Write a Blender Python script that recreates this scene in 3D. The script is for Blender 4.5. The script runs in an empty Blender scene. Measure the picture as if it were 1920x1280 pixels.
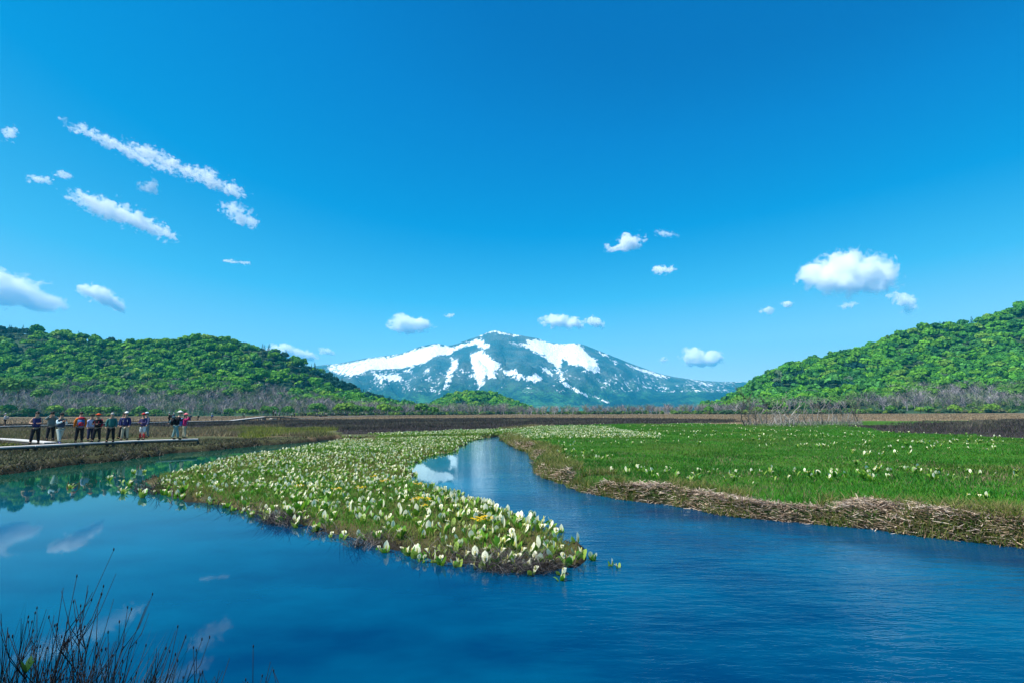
import bpy, math, random
import numpy as np
from mathutils import Vector, Matrix, Euler

# ------------------------------------------------------------------ camera, world, sun, exposure
S = bpy.context.scene
EYE = 2.3
PITCH, ROLL, FPX = math.radians(7.83), math.radians(-0.24), 960.0
cam = bpy.data.cameras.new("camera"); cam.lens = 18.0; cam.sensor_width = 36.0
cam.clip_start = 0.05; cam.clip_end = 60000.0
camo = bpy.data.objects.new("camera", cam); S.collection.objects.link(camo)
CM = Euler((math.pi/2 + PITCH, 0, 0)).to_matrix() @ Euler((0, 0, ROLL)).to_matrix()
camo.matrix_world = Matrix.Translation((0, 0, EYE)) @ CM.to_4x4()
S.camera = camo
S.view_settings.view_transform = 'Standard'; S.view_settings.look = 'None'
S.view_settings.exposure = 0.75; S.view_settings.gamma = 1.0
S.cycles.volume_bounces = 30; S.cycles.max_bounces = 36; S.cycles.transparent_max_bounces = 24
S.cycles.diffuse_bounces = 3; S.cycles.glossy_bounces = 3
S.cycles.volume_step_rate = 1.0; S.cycles.use_denoising = True
S.cycles.sample_clamp_indirect = 6.0
SUN_EL, SUN_AZ = math.radians(58), math.radians(-112)     # azimuth from +Y, clockwise positive: the sun stands to the left
sd = Vector((math.sin(SUN_AZ)*math.cos(SUN_EL), math.cos(SUN_AZ)*math.cos(SUN_EL), math.sin(SUN_EL)))
sl = bpy.data.lights.new("sun", 'SUN'); sl.energy = 4.9; sl.angle = math.radians(0.5); sl.color = (1.0, 0.955, 0.88)
so = bpy.data.objects.new("sun", sl); S.collection.objects.link(so)
so.rotation_euler = sd.to_track_quat('Z', 'Y').to_euler()
W = bpy.data.worlds.new("World"); S.world = W; W.use_nodes = True
nt = W.node_tree; nt.nodes.clear()
sky = nt.nodes.new('ShaderNodeTexSky'); sky.sky_type = 'NISHITA'; sky.sun_disc = False
sky.sun_elevation = SUN_EL; sky.sun_rotation = SUN_AZ; sky.altitude = 1400; sky.air_density = 1.0; sky.dust_density = 0.6; sky.ozone_density = 2.0
bg = nt.nodes.new('ShaderNodeBackground'); bg.inputs['Strength'].default_value = 0.1
wo = nt.nodes.new('ShaderNodeOutputWorld')
sp = nt.nodes.new('ShaderNodeSeparateColor'); nt.links.new(sky.outputs[0], sp.inputs[0])
mr = nt.nodes.new('ShaderNodeMath'); mr.operation = 'MULTIPLY'; mr.inputs[1].default_value = 0.1; nt.links.new(sp.outputs[1], mr.inputs[0])
rp = nt.nodes.new('ShaderNodeValToRGB'); nt.links.new(mr.outputs[0], rp.inputs[0])
SKY = [(0.08, (0, .09, .35)), (0.138, (0, .122, .44)), (0.16, (0, .175, .55)), (0.215, (0, .275, .68)), (0.31, (.07, .48, .85)), (0.46, (.36, .73, .97)), (0.70, (.66, .92, 1.0)), (1.0, (.74, .95, 1.0))]
while len(rp.color_ramp.elements) < len(SKY): rp.color_ramp.elements.new(0.5)
for e, (p, c) in zip(rp.color_ramp.elements, SKY): e.position = p; e.color = (*c, 1)
vs = nt.nodes.new('ShaderNodeVectorMath'); vs.operation = 'SCALE'; vs.inputs['Scale'].default_value = 6.2
nt.links.new(rp.outputs[0], vs.inputs[0]); nt.links.new(vs.outputs[0], bg.inputs['Color'])
nt.links.new(bg.outputs[0], wo.inputs['Surface'])

# ------------------------------------------------------------------ helpers
rng = np.random.default_rng(7); random.seed(7)
COL = S.collection
def link(o):
    COL.objects.link(o); return o
def tag(o, label=None, cat=None, group=None, kind=None):
    for k, v in (('label', label), ('category', cat), ('group', group), ('kind', kind)):
        if v: o[k] = v
    return o
def empty(name, loc=(0, 0, 0), rz=0.0):
    o = bpy.data.objects.new(name, None); o.location = loc; o.rotation_euler = (0, 0, rz); o.empty_display_size = 0.2
    return link(o)
def ray(px, py):
    d = CM @ Vector(((px-960)/FPX, (640-py)/FPX, -1.0)); return np.array(d)
def G(px, py, z=0.0):          # where the ground at height z is seen at this place of the photograph
    d = ray(px, py); t = (z-EYE)/d[2]; return np.array((d[0]*t, d[1]*t))
def AT(px, py, y):             # the point of that sight line at depth y
    d = ray(px, py); t = y/d[1]; return np.array((d[0]*t, y, EYE+d[2]*t))
CMI = np.array(CM).T
def proj(P):                   # world points -> photo pixels
    q = (np.asarray(P, float) - np.array((0, 0, EYE))) @ np.array(CM)
    return 960+FPX*q[..., 0]/-q[..., 2], 640-FPX*q[..., 1]/-q[..., 2]
_L = rng.random((256, 256))
def vnoise(x, y):
    xi = np.floor(x).astype(int); yi = np.floor(y).astype(int); fx = x-xi; fy = y-yi
    fx = fx*fx*(3-2*fx); fy = fy*fy*(3-2*fy)
    a = _L[xi & 255, yi & 255]; b = _L[(xi+1) & 255, yi & 255]; c = _L[xi & 255, (yi+1) & 255]; d = _L[(xi+1) & 255, (yi+1) & 255]
    return (a*(1-fx)+b*fx)*(1-fy)+(c*(1-fx)+d*fx)*fy
def fbm(x, y, o=4, s=1.0):     # roughly -1 .. 1
    x = np.asarray(x, float)/s; y = np.asarray(y, float)/s; r = 0; a = 1; t = 0
    for k in range(o):
        r = r+a*(vnoise(x*2**k+17.3*k, y*2**k-9.1*k)*2-1); t += a; a *= .5
    return r/t*1.6
def inpoly(poly, x, y):
    poly = np.asarray(poly); r = np.zeros(np.shape(x), bool); n = len(poly)
    for i in range(n):
        x1, y1 = poly[i]; x2, y2 = poly[(i+1) % n]
        if y1 == y2: continue
        r ^= ((y1 > y) != (y2 > y)) & (x < (x2-x1)*(y-y1)/(y2-y1)+x1)
    return r
def segdist(poly, x, y, closed=True):
    poly = np.asarray(poly); d = np.full(np.shape(x), 1e18); n = len(poly)
    for i in range(n if closed else n-1):
        x1, y1 = poly[i]; x2, y2 = poly[(i+1) % n]; vx, vy = x2-x1, y2-y1
        t = np.clip(((x-x1)*vx+(y-y1)*vy)/(vx*vx+vy*vy+1e-12), 0, 1)
        d = np.minimum(d, (x-x1-t*vx)**2+(y-y1-t*vy)**2)
    return np.sqrt(d)
def sdist(poly, x, y):         # positive inside
    return segdist(poly, x, y)*np.where(inpoly(poly, x, y), 1, -1)
def mesh_np(name, V, F, mats, col=None, smooth=False):
    """V (n,3); F list of (m,k) index arrays"""
    me = bpy.data.meshes.new(name); V = np.ascontiguousarray(V, np.float32)
    me.vertices.add(len(V)); me.vertices.foreach_set('co', V.ravel())
    F = [np.asarray(f, np.int32) for f in F if len(f)]
    tot = np.concatenate([np.full(len(f), f.shape[1], np.int32) for f in F])
    idx = np.concatenate([f.ravel() for f in F])
    st = np.concatenate([[0], np.cumsum(tot)[:-1]]).astype(np.int32)
    me.loops.add(len(idx)); me.loops.foreach_set('vertex_index', idx)
    me.polygons.add(len(tot)); me.polygons.foreach_set('loop_start', st)
    try: me.polygons.foreach_set('loop_total', tot)
    except Exception: pass
    me.update(calc_edges=True)
    if smooth: me.polygons.foreach_set('use_smooth', np.ones(len(tot), bool))
    if col is not None:
        c = np.ones((len(V), 4), np.float32); c[:, :3] = col
        a = me.color_attributes.new('col', 'FLOAT_COLOR', 'POINT'); a.data.foreach_set('color', c.ravel())
    for m in (mats if isinstance(mats, (list, tuple)) else [mats]): me.materials.append(m)
    return me
def mobj(name, me, parent=None):
    o = bpy.data.objects.new(name, me); o.parent = parent; return link(o)

# node material helpers
def mat(name):
    m = bpy.data.materials.new(name); m.use_nodes = True; n = m.node_tree; n.nodes.clear()
    out = n.nodes.new('ShaderNodeOutputMaterial'); return m, n, out
def N(n, typ, ins=None, **kw):
    x = n.nodes.new('ShaderNode'+typ)
    for k, v in kw.items(): setattr(x, k, v)
    for k, v in (ins or {}).items():
        if isinstance(v, bpy.types.NodeSocket): n.links.new(v, x.inputs[k])
        else: x.inputs[k].default_value = v
    return x
def mixc(n, a, b, f, mode='MIX'):
    x = n.nodes.new('ShaderNodeMix'); x.data_type = 'RGBA'; x.blend_type = mode
    for s_, v in ((x.inputs[0], f), (x.inputs[6], a), (x.inputs[7], b)):
        if isinstance(v, bpy.types.NodeSocket): n.links.new(v, s_)
        else: s_.default_value = v if not isinstance(v, tuple) or len(v) == 4 else (*v, 1)
    return x.outputs[2]
def mth(n, op, a, b=0.0, clamp=False):
    x = n.nodes.new('ShaderNodeMath'); x.operation = op; x.use_clamp = clamp
    for i, v in enumerate((a, b)):
        if isinstance(v, bpy.types.NodeSocket): n.links.new(v, x.inputs[i])
        else: x.inputs[i].default_value = v
    return x.outputs[0]
def simple(name, c, rough=0.8, var=0.15, scale=8.0, spec=0.3, bump=0.0):
    m, n, out = mat(name); tc = N(n, 'TexCoord'); no = N(n, 'TexNoise', {'Vector': tc.outputs['Object'], 'Scale': scale, 'Detail': 4.0})
    a = tuple(min(1, v*(1-var)) for v in c); b = tuple(min(1, v*(1+var)) for v in c)
    cc = mixc(n, a, b, no.outputs[0])
    p = N(n, 'BsdfPrincipled', {'Base Color': cc, 'Roughness': rough, 'Specular IOR Level': spec})
    if bump:
        bp = N(n, 'Bump', {'Height': no.outputs[0], 'Strength': bump, 'Distance': 0.02}); n.links.new(bp.outputs[0], p.inputs['Normal'])
    n.links.new(p.outputs[0], out.inputs[0]); return m
def attr_mat(name, rough=0.7, trans=0.0, spec=0.2, nscale=0.0, namp=0.3, objcol=False):
    """colour comes from the mesh's own 'col' attribute (leaf, blade or bark colour), with an optional fine mottling"""
    m, n, out = mat(name); at = N(n, 'Attribute', attribute_name='col'); c = at.outputs['Color']
    if objcol: c = mixc(n, c, N(n, 'ObjectInfo').outputs['Color'], 1.0, 'MULTIPLY')
    if nscale:
        g = N(n, 'NewGeometry'); no = N(n, 'TexNoise', {'Vector': g.outputs['Position'], 'Scale': nscale, 'Detail': 5.0, 'Roughness': 0.7})
        f = mth(n, 'ADD', mth(n, 'MULTIPLY', no.outputs[0], namp*2), 1-namp)
        cf = N(n, 'CombineColor', {0: f, 1: f, 2: f}); c = mixc(n, c, cf.outputs[0], 1.0, 'MULTIPLY')
    p = N(n, 'BsdfPrincipled', {'Base Color': c, 'Roughness': rough, 'Specular IOR Level': spec})
    if trans:
        t = N(n, 'BsdfTranslucent', {'Color': c}); mx = N(n, 'MixShader', {0: trans, 1: p.outputs[0], 2: t.outputs[0]}); n.links.new(mx.outputs[0], out.inputs[0])
    else: n.links.new(p.outputs[0], out.inputs[0])
    return m

# ------------------------------------------------------------------ clouds (volumes a long way off, beyond the haze)
def cloud(label, px, py, w, h, tilt, tau, blobs, ns=1.0, namp=0.9, dist=0.5, seed=0, group=None):
    """w, h: size in photo pixels; blobs: (x, z, rx, rz) in units of w/2, h/2"""
    CLY = 8200.0+(seed*2618.03) % 7600; c = AT(px, py, CLY); k = np.linalg.norm(c-np.array((0, 0, EYE)))/math.hypot(FPX, math.hypot(px-960, py-640)); W2, H2 = w*k/2, h*k/2
    me = bpy.data.meshes.new('cloud'); D2 = min(W2, H2*1.1)
    sx, sz = 1.35, 1.7
    import bmesh
    bm = bmesh.new(); bmesh.ops.create_icosphere(bm, subdivisions=3, radius=1.0)
    for v in bm.verts:
        v.co = Vector((v.co.x*sx*W2, v.co.y*D2*1.4, v.co.z*sz*H2))
    bm.to_mesh(me); bm.free()
    o = link(bpy.data.objects.new('cloud', me)); o.location = c
    a0_ = tilt; az = math.atan2(c[0], c[1]); el = math.atan2(c[2], math.hypot(c[0], c[1]))
    RM = lambda q: Matrix.Rotation(-az, 3, 'Z') @ Matrix.Rotation(el, 3, 'X') @ Matrix.Rotation(math.radians(q), 3, 'Y')
    def slope(q):
        u = np.array(RM(q) @ Vector((W2*.5, 0, 0))); p0, p1 = proj(c-u), proj(c+u); return math.degrees(math.atan2(p1[1]-p0[1], p1[0]-p0[0]))
    tilt = min(np.arange(a0_-40, a0_+40, .5), key=lambda q: abs(slope(q)-a0_)); o.rotation_euler = RM(tilt).to_euler()
    warp = 1.9 if tau < 3.7 else .7
    m, n, out = mat('cloud_vapour'); tc = N(n, 'TexCoord')
    f0 = 1/H2; wn = N(n, 'TexNoise', {'Vector': N(n, 'Mapping', {'Vector': tc.outputs['Object'], 'Location': (seed*5.3, 0, 0), 'Scale': (f0*ns*.9,)*3}).outputs[0], 'Scale': 1.0, 'Detail': 4.0, 'Roughness': .6})
    wv_ = N(n, 'VectorMath', {0: N(n, 'VectorMath', {0: wn.outputs['Color'], 1: (.5, .5, .5)}, operation='SUBTRACT').outputs[0], 1: (H2*warp*2.2, D2*warp, H2*warp*1.6)}, operation='MULTIPLY')
    wp = N(n, 'VectorMath', {0: tc.outputs['Object'], 1: wv_.outputs[0]}, operation='ADD')
    mp = N(n, 'Mapping', {'Vector': wp.outputs[0], 'Scale': (1/W2, 1/D2, 1/H2)})
    asp = W2/H2; f = ns*2.0/H2*0.6
    mq = N(n, 'Mapping', {'Vector': tc.outputs['Object'], 'Location': (seed*3.1, seed*1.7, seed), 'Scale': (f*(0.75 if asp > 2 else 1.), f, f)})
    no = N(n, 'TexNoise', {'Vector': mq.outputs[0], 'Scale': 1.0, 'Detail': 6.0, 'Roughness': 0.52, 'Distortion': dist})
    best = None
    for (bx, bz, rx, rz) in blobs:
        s_ = N(n, 'VectorMath', {0: mp.outputs[0], 1: (bx, 0, bz)}, operation='SUBTRACT')
        q = N(n, 'VectorMath', {0: s_.outputs[0], 1: (1/rx, 1.0, 1/rz)}, operation='MULTIPLY')
        l = N(n, 'VectorMath', {0: q.outputs[0]}, operation='LENGTH')
        d = mth(n, 'MULTIPLY', mth(n, 'SUBTRACT', 1.0, l.outputs['Value']), min(rx*asp, rz)/max(rz, 1e-3)*1.0)
        best = d if best is None else mth(n, 'MAXIMUM', best, d)
    v = mth(n, 'ADD', mth(n, 'ADD', mth(n, 'MULTIPLY', best, 1.9), 0.1 if tau > 3.7 else -0.12 if tau > 3 else -0.22), mth(n, 'MULTIPLY', mth(n, 'SUBTRACT', no.outputs[0], 0.5), namp*8.0))
    v = mth(n, 'MULTIPLY', v, 1.2, clamp=True)
    dens = mth(n, 'MULTIPLY', v, 1.3*tau/(D2*1.3))
    vol = N(n, 'VolumePrincipled', {'Color': (1, 1, 1, 1), 'Density': dens, 'Anisotropy': 0.0})
    n.links.new(vol.outputs[0], out.inputs['Volume']); me.materials.append(m)
    m.cycles.volume_step_rate = 0.25
    tag(o, label, 'cloud', group)
    return o
CL = [
 ('largest white cloud, a domed heap above the right hill', 1587, 514, 150, 82, 0, 5.5, [(0, 0, .8, .8), (-.35, -.1, .6, .6), (.45, -.1, .55, .6), (-.05, .35, .45, .55), (.15, -.3, .8, .4)], 1.6, .62, .5),
 ('white cloud with a flat base, cut by the left edge of the sky', 24, 548, 150, 74, 8, 4.2, [(-.3, .2, .8, .7), (.1, -.1, .7, .5), (.55, -.3, .45, .35), (-.4, -.4, .7, .35)], 1.6, .6, .5),
 ('comma-shaped white cloud above the left hill', 192, 558, 76, 42, 18, 4.2, [(-.2, .2, .6, .6), (.3, -.1, .5, .5), (-.7, .2, .3, .25), (.7, -.4, .3, .3)], 1.5, .65, .6),
 ('leaf-shaped white cloud with a ragged tail, below the long streak', 236, 406, 160, 48, 19, 3.6, [(-.65, .25, .4, .3), (-.2, .05, .5, .6), (.15, -.05, .45, .5), (.55, -.1, .4, .2), (.85, -.35, .2, .25)], 1.6, .8, .8),
 ('upper left half of the long ragged streak of cloud', 238, 284, 158, 38, 24, 2.2, [(-.75, .15, .35, .22), (-.25, .1, .5, .35), (.3, -.1, .45, .3), (.75, 0, .3, .2)], 1.7, 1.0, 1.0),
 ('lower right half of the long ragged streak of cloud', 352, 320, 178, 42, 24, 2.4, [(-.7, .0, .35, .3), (-.3, -.05, .45, .35), (.1, -.1, .35, .3), (.35, .35, .2, .4), (.5, -.1, .4, .25), (.9, .05, .2, .3)], 1.8, 1.0, 1.0),
 ('small broken wisp under the end of the long cloud streak', 450, 405, 66, 42, 18, 2.2, [(-.4, .35, .5, .35), (.1, -.1, .6, .4), (.5, -.3, .4, .3)], 1.5, .95, 1.0),
 ('faint tuft of cloud between the streak and the leaf-shaped cloud', 281, 350, 40, 28, 0, 1.5, [(0, 0, .8, .8)], 1.1, .8, .6),
 ('thin scrap of cloud at the upper left edge of the sky', 16, 250, 34, 22, -35, 1.6, [(0, 0, .8, .8)], 1.1, .8, .6),
 ('small faint wisp low at the left, left of its neighbour', 74, 337, 44, 16, 5, 1.6, [(0, 0, .9, .8)], .9, .7, .6),
 ('tiniest faint wisp right of the small wisp at the left', 121, 329, 30, 15, 15, 1.3, [(0, 0, .9, .8)], .9, .7, .6),
 ('thin flat wisp of cloud midway down the left sky', 446, 492, 52, 11, 4, 1.8, [(-.5, .1, .5, .6), (.3, 0, .5, .6)], .8, .6, .6),
 ('flat-based white cloud left of the snowy summit', 767, 608, 84, 38, 2, 5, [(-.2, .1, .6, .7), (.45, -.1, .5, .6), (-.1, -.4, .8, .4)], 1.3, .65, .5),
 ('narrow white cloud touching the ridge of the left hill', 547, 661, 86, 28, 9, 5, [(-.3, .1, .7, .7), (.4, -.1, .6, .6)], 1.2, .6, .5),
 ('small pale cloud beside the ridge of the left hill', 613, 658, 32, 16, 6, 2.5, [(0, 0, .9, .8)], .8, .5, .3),
 ('larger of the two white clouds just right of the summit', 1055, 604, 80, 27, 3, 5, [(-.2, .1, .7, .8), (.5, -.1, .45, .6)], 1.3, .65, .5),
 ('smaller of the two white clouds just right of the summit', 1115, 604, 34, 21, 20, 4, [(0, 0, .9, .8)], 1.3, .65, .5),
 ('white cloud with two humps above the right shoulder of the mountain', 1316, 671, 72, 36, 0, 6, [(-.35, .15, .6, .8), (.4, .05, .6, .65), (0, -.3, .9, .5)], 1.3, .6, .5),
 ('ragged white cloud high in the middle of the right sky', 1172, 458, 78, 34, -8, 3, [(.3, .2, .55, .7), (-.5, -.3, .5, .3), (0, -.2, .5, .5)], 1.1, .7, .6),
 ('thin streak of cloud above and right of the ragged cloud', 1248, 438, 48, 14, 12, .9, [(0, 0, .9, .7)], 1., .7, .6),
 ('small white wisp below the ragged cloud', 1245, 506, 50, 19, -5, 2.8, [(0, 0, .9, .8)], .9, .6, .5),
 ('pale slanting cloud at the lower right of the largest cloud', 1695, 568, 50, 32, 42, 3.5, [(0, 0, .9, .8)], .9, .5, .4),
 ('pale round scrap of cloud left of the largest cloud', 1438, 582, 30, 17, 0, 2.0, [(0, 0, .9, .9)], .8, .5, .3),
 ('bright little cloud just left of the largest cloud', 1475, 570, 30, 13, 0, 3.0, [(0, 0, .9, .9)], .8, .5, .3),
 ('faint low wisp directly under the largest cloud', 1588, 573, 38, 16, -8, 1.2, [(0, 0, .9, .8)], .9, .6, .4),
 ('tiny pale cloud above the right shoulder of the mountain', 1244, 675, 18, 12, 0, 2.0, [(0, 0, .9, .9)], 1.2, .6, .5),
 ('tiny pale cloud above the left shoulder of the summit', 843, 592, 22, 9, 0, 1.6, [(0, 0, .9, .9)], 1.2, .6, .5),
]
for i, a in enumerate(CL): cloud(*a, seed=i+1)

# ------------------------------------------------------------------ shorelines (where they lie in the world, z = 0)
RB = [(938, 817), (946, 826), (958, 836), (990, 846), (1000, 858), (1003, 875), (1018, 895), (1060, 912), (1110, 925), (1170, 936), (1250, 948), (1350, 963), (1450, 974), (1560, 985), (1660, 997), (1760, 1006), (1850, 1016), (1920, 1024)]
SPR = [(1092, 1046), (1085, 1030), (1040, 1003), (985, 982), (930, 960), (895, 940), (850, 923), (800, 912), (772, 898), (766, 880), (775, 868), (800, 858), (850, 846), (862, 836), (880, 826), (915, 820)]
SPL = [(640, 826), (600, 834), (560, 842), (500, 850), (440, 858), (400, 868), (360, 880), (320, 890), (275, 902), (265, 912), (310, 922), (370, 940), (430, 950), (480, 962), (540, 978), (600, 990), (650, 1008), (700, 1016), (760, 1030), (830, 1048), (900, 1058), (960, 1062), (1040, 1064), (1080, 1060)]
LB = [(0, 890), (60, 882), (130, 872), (200, 866), (280, 856), (330, 848), (400, 844), (470, 836), (560, 830), (630, 823)]
g0 = lambda L: [tuple(G(a, b, 0)) for a, b in L]
near = [(70, 3.6), (20, 2.0), (4, 2.4), (0, 2.9), (-1.6, 3.3), (-3.2, 3.9), (-6, 4.3), (-14, 4.0), (-60, 4.0)]
rbw = g0(RB); ext_r = [(rbw[-1][0]+4, rbw[-1][1]-1.2), (26, 6.5), (70, 6)]
lbw = g0(LB); ext_l = [(-70, 17.5), (-34, lbw[0][1]-.8)]
WATER = rbw+ext_r+near+ext_l+lbw+g0(SPL)+g0(SPR)
SPIT = g0(SPL)+g0(SPR)
def zone(pts, z=0.3): return [tuple(G(a, b, z)) for a, b in pts]
def land_h(x, y, sdw):
    """height of the land for a signed distance to the water (negative on land)"""
    l = -sdw; sp = inpoly(SPIT, x, y); d = np.hypot(x, y)
    top = np.where(sp, 0.10, 0.34)+fbm(x, y, 3, 3.1)*np.where(sp, 0.05, 0.06)
    top = np.where((x < 4) & (y < 8), 0.16+fbm(x, y, 3, 1.5)*.04, top)
    w = np.where(sp, 0.5, 0.38); t = np.clip((l+0.02)/w, 0, 1); t = t*t*(3-2*t)
    h = top*t-0.02*(1-t)
    return np.where(l > -0.02, h, np.maximum(-0.9, -0.02+(l+0.02)*0.8))
def wobble(x, y): return fbm(x, y, 4, 1.3)*0.22*np.clip(np.hypot(x, y)/14, .35, 1.3)
def water_sd(x, y): return sdist(WATER, x, y)+wobble(x, y)
def ground_z(x, y):
    x = np.atleast_1d(np.asarray(x, float)); y = np.atleast_1d(np.asarray(y, float)); return land_h(x, y, water_sd(x, y))

# ------------------------------------------------------------------ hills
HL = [(-420, 600), (-200, 598), (0, 615), (60, 621), (130, 629), (200, 639), (245, 645), (290, 640), (340, 640), (400, 635), (440, 642), (480, 652), (505, 655), (535, 666), (570, 684), (600, 698), (640, 718), (680, 738), (740, 758), (800, 772), (860, 778)]
HR = [(1290, 772), (1340, 762), (1375, 746), (1405, 720), (1440, 703), (1470, 691), (1520, 674), (1560, 663), (1600, 651), (1650, 635), (1700, 617), (1730, 609), (1780, 604), (1840, 596), (1880, 580), (1920, 566), (2050, 520), (2300, 480)]
KN = [(770, 776), (800, 764), (825, 748), (850, 738), (890, 734), (925, 738), (955, 750), (985, 762), (1005, 774)]
class Hill:
    def __init__(s, prof, yr, yf, lump, p=1.35, back=260):
        P = np.array([AT(a, b+(6 if a < 1100 else 8 if a < 1560 else 13), yr) for a, b in prof]); s.X = P[:, 0]; s.Z = np.maximum(P[:, 2], 0); s.yr = yr; s.yf = yf; s.l = lump; s.p = p; s.back = back
    def h(s, x, y):
        Z = np.interp(x*s.yr/np.maximum(y, 1), s.X, s.Z, left=s.Z[0], right=s.Z[-1]); t = (y-s.yf)/(s.yr-s.yf)
        f = np.where(t < 1, np.clip(t, 0, 1)**s.p, np.clip(1-((y-s.yr)/s.back)**2, 0, 1))
        z = Z*f*np.minimum(y, s.yr)/s.yr
        return z+fbm(x, y, 3, s.l)*0.10*np.clip(z, 0, 60)*np.clip(1-t, 0, 1)*np.clip(t*3, 0, 1)*1.3
LH = Hill(HL, 640, 385, 90); RH = Hill(HR, 660, 345, 80); KH = Hill(KN, 900, 780, 60, 1.0, 150)
def hill_mesh(name, H, x0, x1, y0, y1, st, m):
    xs = np.arange(x0, x1, st); ys = np.arange(y0, y1, st); X, Y = np.meshgrid(xs, ys); Z = H.h(X, Y)-0.6*np.clip(1-H.h(X, Y), 0, 1)+.2
    nx, ny = len(xs), len(ys); i = (np.arange(ny-1)[:, None]*nx+np.arange(nx-1)[None, :]).ravel()
    F = np.stack([i, i+1, i+nx+1, i+nx], 1)
    k = Z.ravel()[F].max(1) > 0.15; me = mesh_np(name, np.stack([X.ravel(), Y.ravel(), Z.ravel()], 1), [F[k]], m, smooth=True)
    return tag(mobj(name, me), kind='structure')
mfloor = simple('forest_floor', (.022, .055, .02), .95, .5, .06)
hill_mesh('hill', LH, -1150, 20, 380, 930, 12, mfloor); hill_mesh('hill', RH, 120, 1150, 340, 950, 12, mfloor); hill_mesh('hill', KH, -190, 60, 770, 1070, 8, mfloor)

# ------------------------------------------------------------------ snowy mountain
MP = [(440, 745), (520, 715), (593, 685), (635, 681), (687, 671), (751, 663), (785, 650), (802, 646), (819, 643), (840, 648), (858, 644), (877, 637), (896, 631), (912, 624), (928, 619), (947, 624), (977, 629), (1011, 635), (1028, 642), (1054, 644), (1080, 643), (1095, 646), (1110, 652), (1148, 667), (1191, 684), (1233, 699), (1263, 706), (1306, 712), (1349, 715), (1391, 715), (1450, 722), (1560, 745)]
MY = 5300.0
Pm = np.array([AT(a, b, MY) for a, b in MP])
def ridged(x, y, s, o=5):
    r = 0; a = 1; t = 0
    for k in range(o):
        r = r+a*(1-np.abs(vnoise(x/s*2**k+5*k, y/s*2**k+11*k)*2-1)); t += a; a *= .52
    return r/t
def mtn(x, y):
    u = x*MY/y; H = np.interp(u, Pm[:, 0], Pm[:, 2]); t = np.clip((y-2900)/(MY-2900), 0, 1)
    f = np.where(y <= MY, t**1.25, 1-((y-MY)/1500)**2)
    # spurs running towards the viewer from the summits, gullies between them
    sw = u+(MY-y)*0.10*np.sign(u+100)
    g = (ridged(sw, y*0.33, 520, 5)-.55)*420
    z = H*f*np.minimum(y, MY)/MY+g*np.clip((1-t)*2.2, 0, 1)*np.clip(t*2.5, 0, 1)*np.clip(H/600, 0, 1)
    return z
xs = np.arange(-3300, 3700, 22.0); ys = np.concatenate([np.arange(2800, 5301, 25), np.arange(5350, 6700, 90)])
X, Y = np.meshgrid(xs, ys); Z = mtn(X, Y); Z = np.where(Y <= MY, Z, Z)
nx, ny = len(xs), len(ys); i = (np.arange(ny-1)[:, None]*nx+np.arange(nx-1)[None, :]).ravel(); F = np.stack([i, i+1, i+nx+1, i+nx], 1)
V = np.stack([X.ravel(), Y.ravel(), Z.ravel()], 1)
# snowfields: outlines as they lie on the mountain's face
SN = [[(600, 686), (640, 681), (690, 671), (750, 664), (790, 650), (815, 644), (835, 647), (850, 650), (880, 640), (896, 636), (912, 640), (921, 648), (915, 654), (902, 652), (893, 646), (870, 650), (850, 660), (825, 668), (790, 682), (760, 690), (720, 695), (690, 697), (660, 708), (625, 700)],
      [(900, 630), (925, 619), (950, 624), (978, 629), (970, 631), (940, 627), (925, 623), (905, 630)],
      [(880, 662), (905, 656), (915, 662), (925, 672), (935, 684), (930, 705), (918, 710), (912, 700), (905, 722), (898, 726), (893, 710), (885, 690)],
      [(843, 669), (856, 673), (858, 690), (846, 703), (838, 728), (829, 728), (836, 703), (845, 690)],
      [(795, 688), (806, 690), (804, 702), (796, 698)], [(815, 736), (828, 733), (822, 745)], [(768, 690), (776, 694), (772, 700), (764, 697)], [(729, 705), (735, 702), (732, 722), (726, 718)],
      [(950, 641), (990, 645), (985, 640), (1010, 637), (1030, 643), (1055, 644), (1080, 642), (1093, 650), (1100, 662), (1118, 676), (1128, 698), (1115, 700), (1100, 694), (1090, 686), (1070, 684), (1058, 672), (1050, 694), (1060, 712), (1075, 726), (1100, 738), (1140, 752), (1143, 757), (1110, 745), (1060, 725), (1045, 700), (1040, 682), (1020, 668), (1000, 660), (985, 652)],
      [(935, 692), (960, 693), (985, 705), (1005, 700), (1020, 710), (1010, 715), (985, 712), (950, 703)],
      [(1013, 685), (1030, 690), (1040, 706), (1030, 704), (1018, 695)],
      [(1115, 655), (1145, 667), (1152, 670), (1140, 670), (1120, 661)], [(1145, 674), (1160, 680), (1155, 682)], [(1176, 681), (1200, 690), (1235, 700), (1256, 706), (1245, 709), (1215, 702), (1190, 692)], [(1285, 708), (1340, 721), (1335, 723), (1290, 712)], [(1352, 714), (1390, 713), (1390, 717), (1355, 717)],
      [(700, 700), (745, 700), (765, 716), (705, 710)]]
px, py = proj(V); wx = fbm(V[:, 0], V[:, 1], 3, 150)*3; wy = fbm(V[:, 0]+900, V[:, 1], 3, 150)*2.2
sn = np.full(len(V), -99.0)
for P_ in SN: sn = np.maximum(sn, sdist(P_, px+wx, py+wy))
snow = np.clip(sn/11+.46, 0, 1)*np.where(px < 770, .68+.32*np.clip((px-620)/150, 0, 1), 1)
spk = np.where((py > 690) & (py < 735) & (px > 640), .37, 0)*np.clip(fbm(px, py, 3, 30)+.7, 0, 1)      # the belt of small snow patches among the trees
snow = np.maximum(snow, spk)*(V[:, 1] <= MY+200)
lo = np.clip((py-705)/40, 0, 1); green = np.clip(fbm(px, py, 3, 42)*1.2+.2, 0, 1)*lo
col = np.stack([snow, green, lo], 1)
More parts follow.
